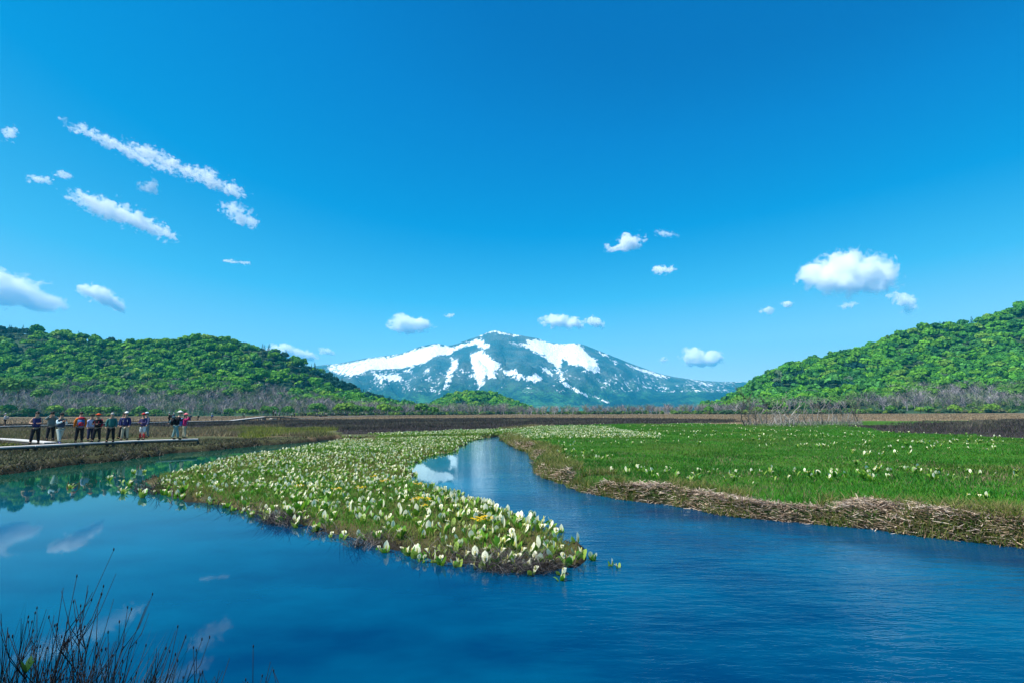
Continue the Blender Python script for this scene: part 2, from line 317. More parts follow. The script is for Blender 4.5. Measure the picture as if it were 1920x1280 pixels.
m, n, out = mat('mountain_face'); at = N(n, 'Attribute', attribute_name='col'); sx = N(n, 'SeparateColor', {0: at.outputs['Color']})
gm = N(n, 'NewGeometry'); mp = N(n, 'Mapping', {'Vector': gm.outputs['Position'], 'Scale': (1, .4, .75), 'Rotation': (0, .35, 0)})
n1 = N(n, 'TexNoise', {'Vector': mp.outputs[0], 'Scale': 0.03, 'Detail': 8.0, 'Roughness': 0.75}); n2 = N(n, 'TexNoise', {'Vector': gm.outputs['Position'], 'Scale': 0.045, 'Detail': 3.0, 'Roughness': 0.6})
n3 = N(n, 'TexNoise', {'Vector': gm.outputs['Position'], 'Scale': 0.006, 'Detail': 5.0})
rock = mixc(n, (.03, .075, .085, 1), (.10, .13, .13, 1), mth(n, 'MULTIPLY', mth(n, 'SUBTRACT', n3.outputs[0], .42), 4.0, True))
wood = mixc(n, (.004, .025, .035, 1), (.045, .16, .06, 1), mth(n, 'ADD', mth(n, 'ADD', mth(n, 'MULTIPLY', mth(n, 'SUBTRACT', n2.outputs[0], .5), 4.0), mth(n, 'MULTIPLY', mth(n, 'SUBTRACT', n3.outputs[0], .5), 3.0)), mth(n, 'MULTIPLY', sx.outputs[1], .9), True))
base = mixc(n, rock, wood, mth(n, 'ADD', sx.outputs[2], mth(n, 'MULTIPLY', mth(n, 'SUBTRACT', n2.outputs[0], .5), 1.2), True))
sf = mth(n, 'MULTIPLY', mth(n, 'SUBTRACT', mth(n, 'ADD', sx.outputs[0], mth(n, 'MULTIPLY', mth(n, 'SUBTRACT', n1.outputs[0], .5), 2.7)), .5), 9.0, True)
c = mixc(n, base, (.86, .88, .9, 1), sf)
bp = N(n, 'Bump', {'Height': n2.outputs[0], 'Strength': .9, 'Distance': 26.0})
p = N(n, 'BsdfPrincipled', {'Base Color': c, 'Roughness': .9, 'Specular IOR Level': .1, 'Normal': bp.outputs[0]}); n.links.new(p.outputs[0], out.inputs[0])
tag(mobj('mountain', mesh_np('mountain', V, [F], m, col, True)), kind='structure')

# ------------------------------------------------------------------ ground sheet with the river channel
rr = np.concatenate([[0.0], 1.2*np.exp(np.arange(0, 0.0125*725, 0.0125))]); rr = rr[rr < 9000]
aa = np.concatenate([np.arange(-62, 62, .2), np.arange(62, 298, 4.0)])*math.pi/180
R_, A_ = np.meshgrid(rr, aa, indexing='ij'); X = R_*np.sin(A_); Y = R_*np.cos(A_)
sdw = water_sd(X, Y); Z = land_h(X, Y, sdw)
# plant cover: which colour the ground itself has
TAN = (.21, .155, .09); DARK = (.045, .036, .036); GREEN = (.055, .15, .012); OLIVE = (.10, .105, .045); MUD = (.028, .022, .016); YG = (.19, .21, .03)
ZD1 = zone([(-300, 806), (0, 803), (130, 802), (260, 800), (380, 803), (480, 800), (560, 801), (640, 806), (700, 815), (760, 812), (830, 808), (900, 806), (960, 800), (1040, 797), (1100, 797), (1200, 794), (1390, 792), (1390, 786), (1200, 784), (1000, 783), (800, 784), (640, 786), (540, 787), (440, 789), (380, 790), (200, 792), (0, 795), (-300, 797)])
ZD2 = zone([(1600, 800), (1700, 794), (1800, 789), (1920, 785), (2300, 782), (2300, 830), (1920, 822), (1800, 816), (1700, 812), (1620, 806)])
ZTAN = zone([(-800, 870), (-50, 838), (100, 824), (370, 818), (600, 822), (640, 806), (900, 800), (1000, 794), (1100, 787), (1300, 790), (1500, 787), (1650, 785), (1920, 779), (2500, 776), (2500, 770), (1920, 769), (960, 773), (0, 777.5), (-800, 780)])
ZGR = zone([(640, 826), (700, 814), (800, 810), (920, 806), (1000, 802), (1040, 797), (1150, 792), (1300, 793), (1400, 795), (1500, 790), (1600, 790), (1750, 788), (1920, 789), (2600, 790), (2600, 1200), (1920, 1090), (1400, 1040), (1000, 960), (880, 880), (760, 960), (640, 1080), (300, 1000), (200, 920), (400, 860)])
ZYG = zone([(440, 822), (520, 818), (600, 816), (640, 812), (640, 806), (580, 802), (480, 801), (430, 806)])
ZW = [(ZTAN, TAN), (ZGR, GREEN), (ZD1, DARK), (ZD2, DARK), (ZYG, YG)]
def cover(x, y):
    """colour and zone weights of the plant cover"""
    d = np.hypot(x, y); sc = np.clip(d*.02, .12, 2.5); wx = fbm(x, y, 4, 5)*sc*1.6; wy = fbm(x+77, y, 4, 5)*sc*2.2
    far = np.clip((d-150)/60, 0, 1)[..., None]
    c = np.where(((x < 8) & (y < 60))[..., None], np.array(OLIVE), np.array(TAN))*np.ones(x.shape+(3,))
    zid = np.where((x < 8) & (y < 60), 1, 0); zid = np.where(np.hypot(x, y) > 150, 0, zid)
    for k, (P_, cc) in enumerate(ZW):
        s_ = inpoly(P_, x+wx, y+wy); c = np.where(s_[..., None], np.array(cc), c); zid = np.where(s_, k+2, zid)
    return c, zid
c, zid = cover(X, Y)
edge = np.clip(1-(-sdw-.05)/.5, 0, 1)[..., None]; c = c*(1-edge)+np.array(MUD)*edge
sp = inpoly(SPIT, X, Y)[..., None]; c = np.where(sp, np.array((.10, .085, .035)), c)
c = np.where(((X < 5) & (Y < 6))[..., None], np.array((.03, .028, .014)), c)
nr, na = R_.shape; i = (np.arange(nr-1)[:, None]*na+np.arange(na)[None, :]); j = (np.arange(nr-1)[:, None]*na+(np.arange(na)[None, :]+1) % na)
F = np.stack([i.ravel(), j.ravel(), (j+na).ravel(), (i+na).ravel()], 1)
m, n, out = mat('marsh_ground'); at = N(n, 'Attribute', attribute_name='col'); g = N(n, 'NewGeometry')
a1 = N(n, 'TexNoise', {'Vector': g.outputs['Position'], 'Scale': 3.0, 'Detail': 8.0, 'Roughness': .75})
mp = N(n, 'Mapping', {'Vector': g.outputs['Position'], 'Scale': (.03, .12, 1)}); a2 = N(n, 'TexNoise', {'Vector': mp.outputs[0], 'Scale': 1.0, 'Detail': 7.0, 'Roughness': .65})
f = mth(n, 'ADD', mth(n, 'MULTIPLY', a1.outputs[0], 1.1), mth(n, 'MULTIPLY', mth(n, 'SUBTRACT', a2.outputs[0], .35), 1.5)); f = mth(n, 'MAXIMUM', f, .25)
cf = N(n, 'CombineColor', {0: f, 1: f, 2: f}); cc = mixc(n, at.outputs['Color'], cf.outputs[0], 1.0, 'MULTIPLY')
bp = N(n, 'Bump', {'Height': a1.outputs[0], 'Strength': .8, 'Distance': .06})
p = N(n, 'BsdfPrincipled', {'Base Color': cc, 'Roughness': .95, 'Specular IOR Level': .1, 'Normal': bp.outputs[0]}); n.links.new(p.outputs[0], out.inputs[0])
tag(mobj('ground', mesh_np('ground', np.stack([X.ravel(), Y.ravel(), Z.ravel()], 1), [F], m, c.reshape(-1, 3), True)), kind='structure')

# ------------------------------------------------------------------ water
m, n, out = mat('river_water'); g = N(n, 'NewGeometry')
def wv(sx_, sy_, sc, det, rot=0.0):
    q = N(n, 'Mapping', {'Vector': g.outputs['Position'], 'Scale': (sx_, sy_, 1), 'Rotation': (0, 0, rot)}); return N(n, 'TexNoise', {'Vector': q.outputs[0], 'Scale': sc, 'Detail': det, 'Roughness': .6}).outputs[0]
w1 = wv(.8, 2.6, 2.2, 4., .25); w2 = wv(.5, 1.0, .5, 2.); w3 = wv(.25, .25, .28, 2.)
# the river runs in small ripples, the pond on the left lies calm
sepx = N(n, 'SeparateXYZ', {0: g.outputs['Position']})
calm = mth(n, 'MULTIPLY', mth(n, 'ADD', mth(n, 'ADD', sepx.outputs[0], mth(n, 'MULTIPLY', sepx.outputs[1], .10)), .3), .45, True)
amp = mth(n, 'ADD', .006, mth(n, 'MULTIPLY', calm, mth(n, 'ADD', .35, w3)))
b1 = N(n, 'Bump', {'Height': mth(n, 'MULTIPLY', w1, amp), 'Strength': 1.0, 'Distance': .022})
b2 = N(n, 'Bump', {'Height': mth(n, 'MULTIPLY', w2, amp), 'Strength': 1.0, 'Distance': .035, 'Normal': b1.outputs[0]})
fr = N(n, 'Fresnel', {'IOR': 1.23, 'Normal': b2.outputs[0]})
patch = wv(.3, .5, .8, 5.)
deep = mixc(n, (.0, .024, .078, 1), (.0, .068, .14, 1), mth(n, 'MULTIPLY', mth(n, 'SUBTRACT', patch, .38), 3.6, True))
hill_refl = mth(n, 'MULTIPLY', mth(n, 'MULTIPLY', mth(n, 'SUBTRACT', sepx.outputs[1], 11.), .15, True), mth(n, 'MULTIPLY', mth(n, 'SUBTRACT', -1.5, sepx.outputs[0]), .4, True))
deep = mixc(n, deep, (.003, .052, .022, 1), mth(n, 'MULTIPLY', hill_refl, .85))  # green reflection of the hills painted into the left pond's body colour
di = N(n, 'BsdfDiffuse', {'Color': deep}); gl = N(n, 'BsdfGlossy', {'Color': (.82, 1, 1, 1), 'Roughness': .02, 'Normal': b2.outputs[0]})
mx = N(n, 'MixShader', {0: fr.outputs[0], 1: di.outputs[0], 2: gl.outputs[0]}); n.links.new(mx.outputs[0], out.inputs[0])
xs = [-90, 90]; V = [(-90, 1, 0), (90, 1, 0), (90, 75, 0), (-90, 75, 0)]
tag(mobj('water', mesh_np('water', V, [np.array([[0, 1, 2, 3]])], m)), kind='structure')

# ------------------------------------------------------------------ haze
import bmesh
bm = bmesh.new(); bmesh.ops.create_cube(bm, size=1.0); me = bpy.data.meshes.new('haze'); bm.to_mesh(me); bm.free()
hz = mobj('haze', me); hz.scale = (15000, 8400, 1003); hz.location = (0, 3400, 1003/2-2.2)
m, n, out = mat('haze_air'); v = N(n, 'VolumePrincipled', {'Color': (.03, .62, 1, 1), 'Density': 0.00010, 'Anisotropy': 0.0}); n.links.new(v.outputs[0], out.inputs['Volume']); me.materials.append(m)
tag(hz, kind='stuff')

# ------------------------------------------------------------------ plant geometry tools
class Acc:
    def __init__(s): s.V = []; s.F = {3: [], 4: []}; s.C = []; s.n = 0
    def add(s, V, F, C):
        s.V.append(V)
        for f in F: s.F[f.shape[1]].append(f+s.n)
        s.C.append(C if np.ndim(C) == 2 else np.tile(C, (len(V), 1))); s.n += len(V)
    def mesh(s, name, mats, smooth=False):
        return mesh_np(name, np.concatenate(s.V), [np.concatenate(s.F[k]) for k in (3, 4) if s.F[k]], mats, np.concatenate(s.C), smooth)
def blades(acc, P, h, w, lean, col, yaw=None, tip=None, segs=2):
    """strips standing on the points P: height h, width w, lean = how far the tip bends over"""
    n = len(P); h = np.broadcast_to(h, n); w = np.broadcast_to(w, n); lean = np.broadcast_to(lean, n)
    yaw = rng.random(n)*6.283 if yaw is None else yaw; f = rng.random(n)*6.283
    ts = np.linspace(0, 1, segs+1); V = []
    for t in ts:
        c = P+np.stack([np.cos(yaw)*lean*h*(t*.35+t*t*.65), np.sin(yaw)*lean*h*(t*.35+t*t*.65), h*t*(1-.35*np.minimum(lean, 1.4)*t)], 1)
        if t < 1:
            o = np.stack([-np.sin(f)*w/2, np.cos(f)*w/2, 0*w], 1)*(1-.35*t); V += [c-o, c+o]
        else: V.append(c)
    k = 2*segs+1; V = np.stack(V, 1).reshape(-1, 3); b = (np.arange(n)*k)[:, None]
    F = [b+np.array([[2*s_, 2*s_+1, 2*s_+3, 2*s_+2]]) for s_ in range(segs-1)]
    F = ([np.concatenate(F)] if F else [])+[b+np.array([[2*segs-2, 2*segs-1, 2*segs]])]
    col = np.broadcast_to(col, (n, 3)); C = np.repeat(col[:, None, :], k, 1)
    if tip is not None: C = C.copy(); C[:, -1] = C[:, -1]*.3+np.broadcast_to(tip, (n, 3))*.7
    acc.add(V, F, C.reshape(-1, 3))
def inst(acc, pr, P, rz, sc, tint=None, tilt=None):
    """copies of the prototype arrays (V, F, C) merged in one mesh"""
    V, F, C = pr; n = len(P)
    if n == 0: return
    sc = np.asarray(sc); sc = sc[:, None] if sc.ndim == 1 else sc
    ca, sa = np.cos(rz)[:, None], np.sin(rz)[:, None]
    X = V[None, :, 0]*sc[:, :1]; Y = V[None, :, 1]*sc[:, :1]; Z = V[None, :, 2]*sc[:, -1:]
    if tilt is not None: X, Z = X*np.cos(tilt)[:, None]+Z*np.sin(tilt)[:, None], Z*np.cos(tilt)[:, None]-X*np.sin(tilt)[:, None]
    W_ = np.stack([X*ca-Y*sa+P[:, None, 0], X*sa+Y*ca+P[:, None, 1], Z+P[:, None, 2]], 2).reshape(-1, 3)
    b = (np.arange(n)*len(V))[:, None, None]
    CC = np.tile(C, (n, 1)) if tint is None else (C[None]*tint[:, None, :]).reshape(-1, 3)
    acc.add(W_, [(f[None]+b).reshape(-1, f.shape[1]) for f in F], CC)
def mixcol(n, cols, jit=.12):
    cols = np.array(cols); c = cols[rng.integers(0, len(cols), n)]; return c*(1+(rng.random((n, 1))-.5)*2*jit)
def scatter(n, r0, r1, a0, a1, power=1.0):
    """random spots in a wedge in front of the camera; power 1: even in distance, 2: even on the ground"""
    u = rng.random(n)
    r = r0*(r1/r0)**u if power == 0 else (r0**power+(r1**power-r0**power)*u)**(1/power)
    a = np.radians(a0+(a1-a0)*rng.random(n)); return r*np.sin(a), r*np.cos(a)
def stuff(name, acc, m, smooth=False): return tag(mobj(name, acc.mesh(name, m, smooth)), kind='stuff')
GM = attr_mat('grass_blade', .6, .35, .25); DRY = attr_mat('dry_stalk', .85, .12, .1); LM = attr_mat('leaf_blade', .45, .35, .35); WOODM = attr_mat('bark', .9)

# ------------------------------------------------------------------ grasses
acc = Acc()
x, y = scatter(560000, 7.5, 85, -12, 56, .7); sdw = water_sd(x, y); c, zid = cover(x, y)
k = (sdw < -.12) & (zid == 3) & ~inpoly(SPIT, x, y); x, y, sdw = x[k], y[k], sdw[k]; r = np.hypot(x, y)
wdf = lambda x, y: .80-.45*np.clip((np.hypot(x, y)-15)/6, 0, 1)+.95*fbm(x, y, 3, 1.9)+.25*np.exp(-((x-5.5)/3)**2)
thin = fbm(x, y, 3, 2.2)+.25*fbm(x+50, y, 2, .7)-.5*np.clip(fbm(x+5, y-3, 3, 4)-.35, 0, 1); strip = (-sdw) < wdf(x, y)
k = ((~strip) | (rng.random(len(x)) < .12)) & (rng.random(len(x)) < np.clip(.95+thin*.5, .35, 1)); x, y, r, thin = x[k], y[k], r[k], thin[k]
z = ground_z(x, y); n_ = len(x)
col = mixcol(n_, [(.025, .17, .010), (.035, .21, .012), (.07, .24, .014), (.016, .11, .012)], .25)*(1+.35*fbm(x, y, 3, 2.5)[:, None])
pale = np.clip(fbm(x+9, y+31, 3, 6)*1.5+.02*(x-8)-.15, 0, 1)[:, None]*np.clip(rng.random((n_, 1))*1.6-.2, 0, 1); col = col*(1-pale)+np.array((.16, .19, .035))*pale
dead = rng.random(n_) < .05+.35*np.clip(-thin, 0, 1); col[dead] = mixcol(dead.sum(), [(.30, .23, .13), (.22, .17, .10)])
hh = (.07+.10*rng.random(n_))*np.clip(1+.5*fbm(x, y, 2, 1.6), .5, 1.5)
near = r < 26
for q, sg in ((near, 2), (~near, 1)):
    blades(acc, np.stack([x, y, z-.01], 1)[q], hh[q], np.clip(.0009*r[q], .009, .06), .25+.5*rng.random(q.sum()), col[q], tip=(.07, .24, .018), segs=sg)
stuff('meadow_grass', acc, GM)

acc = Acc()   # dead straw lying along the right bank
t_ = rbw+ext_r[:1]; L_ = np.array(t_); seg = np.linalg.norm(np.diff(L_, axis=0), axis=1)
def along(n, offmin, offmax, L_=L_):
    seg = np.linalg.norm(np.diff(L_, axis=0), axis=1); d = L_[:-1]; w_ = seg/np.maximum(np.linalg.norm(L_[:-1], axis=1), 3)**1.1; w_ = w_/w_.sum()
    i = rng.choice(len(seg), n, p=w_); t = rng.random(n)[:, None]; v = (L_[1:]-L_[:-1])[i]; nrm = np.stack([-v[:, 1], v[:, 0]], 1)/np.linalg.norm(v, axis=1)[:, None]
    return L_[i]+v*t+nrm*(offmin+(offmax-offmin)*rng.random(n))[:, None]
q = np.concatenate([along(110000, -.3, 2.6), along(60000, -2.6, .3)]); x, y = q.T; sdw = water_sd(x, y)
wd = wdf(x, y); k = (-sdw > .02) & (-sdw < wd) & (np.hypot(x, y) < 48) & ~inpoly(SPIT, x, y) & (y > 5); x, y, sdw, wd = x[k], y[k], sdw[k], wd[k]; n_ = len(x); r = np.hypot(x, y)
mound = .12*np.clip(1-np.abs((-sdw)/np.maximum(wd, .2)-.45)*1.8, 0, 1)*np.clip(1+fbm(x, y, 2, .8), .2, 2)
P = np.stack([x, y, ground_z(x, y)+mound*rng.random(n_)], 1)
ln = .06+.22*rng.random(n_)**1.5; aa_ = rng.random(n_)*6.283; el = (rng.random(n_)-.4)*.6
d = np.stack([np.cos(aa_)*np.cos(el), np.sin(aa_)*np.cos(el), np.sin(el)], 1)*ln[:, None]; w_ = np.clip(.0011*r, .008, .03)*(.6+rng.random(n_))
o = np.stack([-np.sin(aa_), np.cos(aa_), (rng.random(n_)-.5)], 1)*w_[:, None]/2
V = np.stack([P-o, P+o, P+d+o*.5, P+d-o*.5], 1).reshape(-1, 3); col = mixcol(n_, [(.52, .40, .30), (.44, .32, .22), (.60, .50, .40), (.24, .16, .11), (.10, .075, .06), (.36, .30, .26)], .2)
acc.add(V, [(np.arange(n_)*4)[:, None]+np.arange(4)[None]], np.repeat(col, 4, 0))
stuff('straw_litter', acc, DRY)

acc = Acc()   # tufts hanging over the river's edge, green and yellow
q = np.concatenate([along(30000, -.5, 1.6), along(26000, -1.6, .5)]); x, y = q.T; sdw = water_sd(x, y); r = np.hypot(x, y)
cl = fbm(x, y, 3, .9)+.35*fbm(x, y, 2, 4); k = (-sdw > -.10) & (-sdw < 1.4) & (r < 48) & ~inpoly(SPIT, x, y) & (cl > -.22-.35*(r > 16)-.3*(-sdw < .2)) & (y > 5); x, y, r, sdw = x[k], y[k], r[k], sdw[k]; n_ = len(x)
col = mixcol(n_, [(.06, .13, .012), (.12, .17, .02), (.20, .20, .04), (.035, .09, .012), (.26, .2, .1)], .2)
blades(acc, np.stack([x, y, np.maximum(ground_z(x, y), -.02)-.02], 1), .14+.26*rng.random(n_), np.clip(.0011*r, .008, .04), .3+.8*rng.random(n_), col, tip=(.30, .27, .08), segs=2)
stuff('bank_grass', acc, GM)

acc = Acc()   # short shrubs on the near side of the boardwalk
x, y = scatter(120000, 17, 46, -52, -3, 1); sdw = water_sd(x, y); c, zid = cover(x, y); k = (sdw < .06) & (zid == 1) & ~inpoly(SPIT, x, y); x, y, sdw = x[k], y[k], sdw[k]; n_ = len(x); r = np.hypot(x, y)
cl = fbm(x, y, 3, 1.5); col = mixcol(n_, [(.08, .095, .045), (.12, .125, .06), (.045, .05, .03), (.17, .165, .11), (.08, .07, .05)], .25)
yg = np.clip(fbm(x, y, 3, 3.5)*1.6-.1, 0, .8)[:, None]; col = col*(1-yg)+np.array((.16, .19, .03))*yg*(.6+.8*rng.random((n_, 1)))
wet = (-sdw < .5); col[wet] = mixcol(wet.sum(), [(.03, .027, .02), (.06, .05, .035), (.16, .14, .11)], .2)
blades(acc, np.stack([x, y, np.maximum(ground_z(x, y), 0)], 1), (.08+.16*rng.random(n_))*np.clip(1+.9*cl, .35, 1.8), .025+.03*rng.random(n_), .3+.9*rng.random(n_), col, segs=1)
stuff('marsh_shrubs', acc, DRY)

acc = Acc()   # pale reeds behind the boardwalk
x, y = scatter(260000, 24, 88, -56, 6, 1); sdw = water_sd(x, y); c, zid = cover(x, y); k = (sdw < -.2) & np.isin(zid, (2, 6, 0)); x, y, zid = x[k], y[k], zid[k]; n_ = len(x); r = np.hypot(x, y)
col = mixcol(n_, [(.27, .22, .12), (.19, .15, .10), (.33, .28, .16), (.13, .13, .06), (.14, .10, .08)], .2); yl = (zid == 6) & (rng.random(n_) < .8); col[yl] = mixcol(yl.sum(), [(.20, .24, .03), (.14, .18, .03), (.27, .27, .06)])
pp = np.clip(fbm(x, y, 3, 4)*1.3, 0, .7)[:, None]; col = col*(1-pp)+np.array((.13, .14, .05))*pp
blades(acc, np.stack([x, y, ground_z(x, y)], 1), (.16+.28*rng.random(n_))*np.clip(1+.5*fbm(x, y, 2, 3), .4, 1.5), (.02+.025*rng.random(n_))*np.clip(r/40, 1, 2.2), .15+.5*rng.random(n_), col, segs=1)
stuff('reed_grass', acc, DRY)

acc = Acc()   # the dark belt of leafless heath
x, y = scatter(260000, 26, 185, -54, 56, 1); c, zid = cover(x, y); k = np.isin(zid, (4, 5)) & (water_sd(x, y) < -.3); x, y = x[k], y[k]; n_ = len(x); r = np.hypot(x, y)
col = mixcol(n_, [(.040, .034, .036), (.065, .052, .055), (.03, .03, .026), (.10, .085, .08), (.05, .06, .03)], .25)
lg = np.clip(fbm(x, y, 4, 7)*1.8-.5, 0, .6)[:, None]; col = col*(1-lg)+np.array((.16, .15, .10))*lg
blades(acc, np.stack([x, y, ground_z(x, y)], 1), (.15+.32*rng.random(n_))*np.clip(1+.6*fbm(x, y, 3, 6), .3, 1.6), np.clip(.0007*r, .02, .12), .2+.5*rng.random(n_), col, segs=1)
stuff('heath', acc, DRY)

acc = Acc()   # wisps on the far plain
x, y = scatter(90000, 90, 375, -54, 54, 1); c, zid = cover(x, y); k = np.isin(zid, (2, 0)); x, y = x[k], y[k]; n_ = len(x); r = np.hypot(x, y)
col = mixcol(n_, [(.30, .22, .13), (.24, .17, .10), (.36, .28, .17), (.16, .12, .08)], .2); rd = np.clip(fbm(x*.25, y, 3, 9)*1.5, 0, 1)[:, None]; col = col*(1-rd*.6)+np.array((.14, .085, .06))*rd*.6
blades(acc, np.stack([x, y, ground_z(x, y)], 1), .12+.25*rng.random(n_), .0009*r, .2+.4*rng.random(n_), col, segs=1)
stuff('far_reeds', acc, DRY)

# ------------------------------------------------------------------ skunk cabbages
def leafgrid(L, w, curve, cup, nu=4, pos=(0, 0, 0), yaw=0.0, lift=1.2, tipc=None, col=(.1, .3, .03)):
    """an ovate leaf rising from pos: L long, w wide, arching over by 'curve', cupped by 'cup'"""
    V = []; C = []; ang = lift; p = np.zeros(2); ds = L/nu
    for i in range(nu+1):
        t = i/nu; ww = w*.5*max(.06, math.sin(math.pi*min(1, t*.93+.05))**.75)*(1 if i < nu else .1)
        for s_ in (-1, 0, 1): V.append((p[0]-cup*ww*abs(s_)*-math.sin(ang), s_*ww, p[1]+cup*ww*abs(s_)*math.cos(ang))); C.append(np.array(col)*(1.0+.25*t)*(1.0 if s_ else .85))
        p = p+ds*np.array((math.cos(ang), math.sin(ang))); ang -= curve/nu
    V = np.array(V); ca, sa = math.cos(yaw), math.sin(yaw); V = np.stack([V[:, 0]*ca-V[:, 1]*sa, V[:, 0]*sa+V[:, 1]*ca, V[:, 2]], 1)+np.array(pos)
    F = np.array([[3*i+j, 3*i+j+1, 3*i+j+4, 3*i+j+3] for i in range(nu) for j in range(2)]); return V, [F], np.array(C)
def tube(path, rad, sides=6, col=(1, 1, 1)):
    path = np.array(path, float); n_ = len(path); V = []
    for i in range(n_):
        d = path[min(i+1, n_-1)]-path[max(i-1, 0)]; d = d/(np.linalg.norm(d)+1e-9); a = np.array((0, 0, 1.)) if abs(d[2]) < .9 else np.array((1., 0, 0)); u = np.cross(d, a); u /= np.linalg.norm(u); v = np.cross(d, u); r_ = rad[i] if np.ndim(rad) else rad
        for k in range(sides): V.append(path[i]+r_*(math.cos(6.2832*k/sides)*u+math.sin(6.2832*k/sides)*v))
    V.append(path[0]); V.append(path[-1]); V = np.array(V)
    F4 = np.array([[i*sides+k, i*sides+(k+1) % sides, (i+1)*sides+(k+1) % sides, (i+1)*sides+k] for i in range(n_-1) for k in range(sides)])
    F3 = np.array([[len(V)-2, (k+1) % sides, k] for k in range(sides)]+[[len(V)-1, (n_-1)*sides+k, (n_-1)*sides+(k+1) % sides] for k in range(sides)])
    return V, [F4, F3], np.tile(np.array(col, float), (len(V), 1))
R = random.Random(3)
def cabbage(nl, ns):
    """one plant: list of (part name, arrays)"""
    out = []
    for i in range(nl):
        g = R.choice([(.09, .27, .016), (.15, .32, .02), (.05, .19, .014), (.24, .36, .05)])
        out.append(('leaf', leafgrid(R.uniform(.17, .33), R.uniform(.08, .14), R.uniform(.2, 1.0), .35, 4, (R.uniform(-.03, .03), R.uniform(-.03, .03), -.02), i*6.283/max(nl, 1)+R.uniform(-.5, .5), R.uniform(1.0, 1.5), col=g)))
    for i in range(ns):
        yw = R.uniform(0, 6.28); q = (R.uniform(-.05, .05), R.uniform(-.05, .05)); hz_ = R.uniform(.07, .16)
        out.append(('spathe', leafgrid(R.uniform(.13, .21), R.uniform(.065, .115), R.uniform(-.3, 1.3), R.uniform(.3, .8), 4, (q[0], q[1], hz_), yw, R.uniform(.8, 1.7), col=(.82, .80, .57))))
        out.append(('stalk', tube([(q[0], q[1], -.03), (q[0], q[1], hz_+.01)], .011, 5, (.22, .36, .06))))
        o_ = (q[0]+.035*math.cos(yw), q[1]+.035*math.sin(yw)); out.append(('spadix', tube([(o_[0], o_[1], hz_), (o_[0], o_[1], hz_+.05), (o_[0], o_[1], hz_+.105)], [.012, .015, .008], 6, (.55, .52, .12))))
    return out
CB = [cabbage(4, 1), cabbage(3, 2), cabbage(5, 2), cabbage(3, 1), cabbage(4, 2), cabbage(5, 0), cabbage(2, 1)]
def merged(parts):
    a = Acc()
    for _, (V, F, C) in parts: a.add(V, F, C)
    V = np.concatenate(a.V); return V, [np.concatenate(a.F[k]) for k in (3, 4) if a.F[k]], np.concatenate(a.C)
CBM = [merged(p) for p in CB]; CBparts = [[(nm, mesh_np(nm, V, F, LM, C, True)) for nm, (V, F, C) in p] for p in CB]; CBone = [mesh_np('skunk_cabbage', V, F, LM, C, True) for V, F, C in CBM]
# spots on the spit: packed close, denser towards the far neck
x, y = scatter(46000, 7, 70, -34, 16, 1.0); ins = inpoly(SPIT, x, y); sdw = water_sd(x, y); ok = (ins | (segdist(SPIT, x, y) < .35)) & (sdw < .10+.1*(y < 14)) & ~((x > 2) & (y > 15) & ~ins)
far = (~ins) & (sdw < -.1) & (y > 38) & (cover(x, y)[1] == 3) & (x < 12); ok |= far & (rng.random(len(x)) < .8)
x, y, sdw = x[ok], y[ok], sdw[ok]
def thinout(x, y, d):
    o = []; g = {}
    for i in range(len(x)):
        c_ = (int(x[i]//d), int(y[i]//d)); hit = False
        for a in (-1, 0, 1):
            for b in (-1, 0, 1):
                for j in g.get((c_[0]+a, c_[1]+b), ()):
                    if (x[i]-x[j])**2+(y[i]-y[j])**2 < d*d: hit = True; break
                if hit: break
            if hit: break
        if not hit: o.append(i); g.setdefault(c_, []).append(i)
    return np.array(o)
k = thinout(x, y, .195); x, y = x[k], y[k]; k = rng.random(len(x)) < np.clip(.90+.7*fbm(x, y, 3, 1.6), .35, 1); spit_xy = np.stack([x[k], y[k]], 1); pq_ = proj(np.column_stack([spit_xy, np.full(len(spit_xy), .1)])); spit_xy = spit_xy[~((pq_[1] > 980) & (rng.random(len(spit_xy)) < np.clip((pq_[0]-1040)/45, 0, 1)))]
# spots on the right meadow: loose drifts
x, y = scatter(26000, 8, 85, -8, 56, .8); sdw = water_sd(x, y); c, zid = cover(x, y); dr = fbm(x*.6, y*1.6, 3, 5); r = np.hypot(x, y)
k = (sdw < -1.2) & (zid == 3) & ~inpoly(SPIT, x, y) & ((dr > .25-.25*(r > 24)) & (rng.random(len(x)) < .17)); x, y = x[k], y[k]; k = thinout(x, y, .25); mead_xy = np.stack([x[k], y[k]], 1)
# hand-set plants: loose ones in the water off the tip, at the left fringe, drifts seen clearly on the meadow
TIPS = [((1053, 1088), 'lone pale green skunk cabbage in the water, nearest of all to the viewer'), ((1112, 1050), None), ((1146, 1060), 'small skunk cabbage in the water beyond the tip of the spit, second from the right'), ((1160, 1064), 'tiny skunk cabbage in the water, farthest right of the loose ones off the spit'), ((1080, 1022), 'skunk cabbage leaning in the current beside a dark twig, right of the spit'), ((1086, 1050), None), ((1060, 1050), None), ((985, 1064), None), ((965, 1066), None), ((912, 1066), None), ((1010, 1062), None), ((1030, 1060), None), ((950, 1062), None), ((1045, 1040), None), ((1000, 975), None), ((1035, 990), None)]
LEFT = [((132, 915), 'yellow-green skunk cabbage floating alone left of the spit among the reflections'), ((205, 900), None), ((228, 905), None), ((242, 912), None), ((262, 922), None), ((268, 932), None), ((290, 925), None), ((250, 888), None), ((270, 885), None), ((335, 930), None), ((395, 945), None), ((468, 963), None), ((310, 915), None), ((322, 908), None), ((230, 925), None)]
plants = []   # (x, y, z, label, group)
for (a, b), lb in TIPS: q = G(a, b, 0); plants.append((q[0], q[1], -.03, lb or 'skunk cabbage rising out of the water at the tip of the spit', 'skunk cabbages standing in the water off the tip of the spit'))
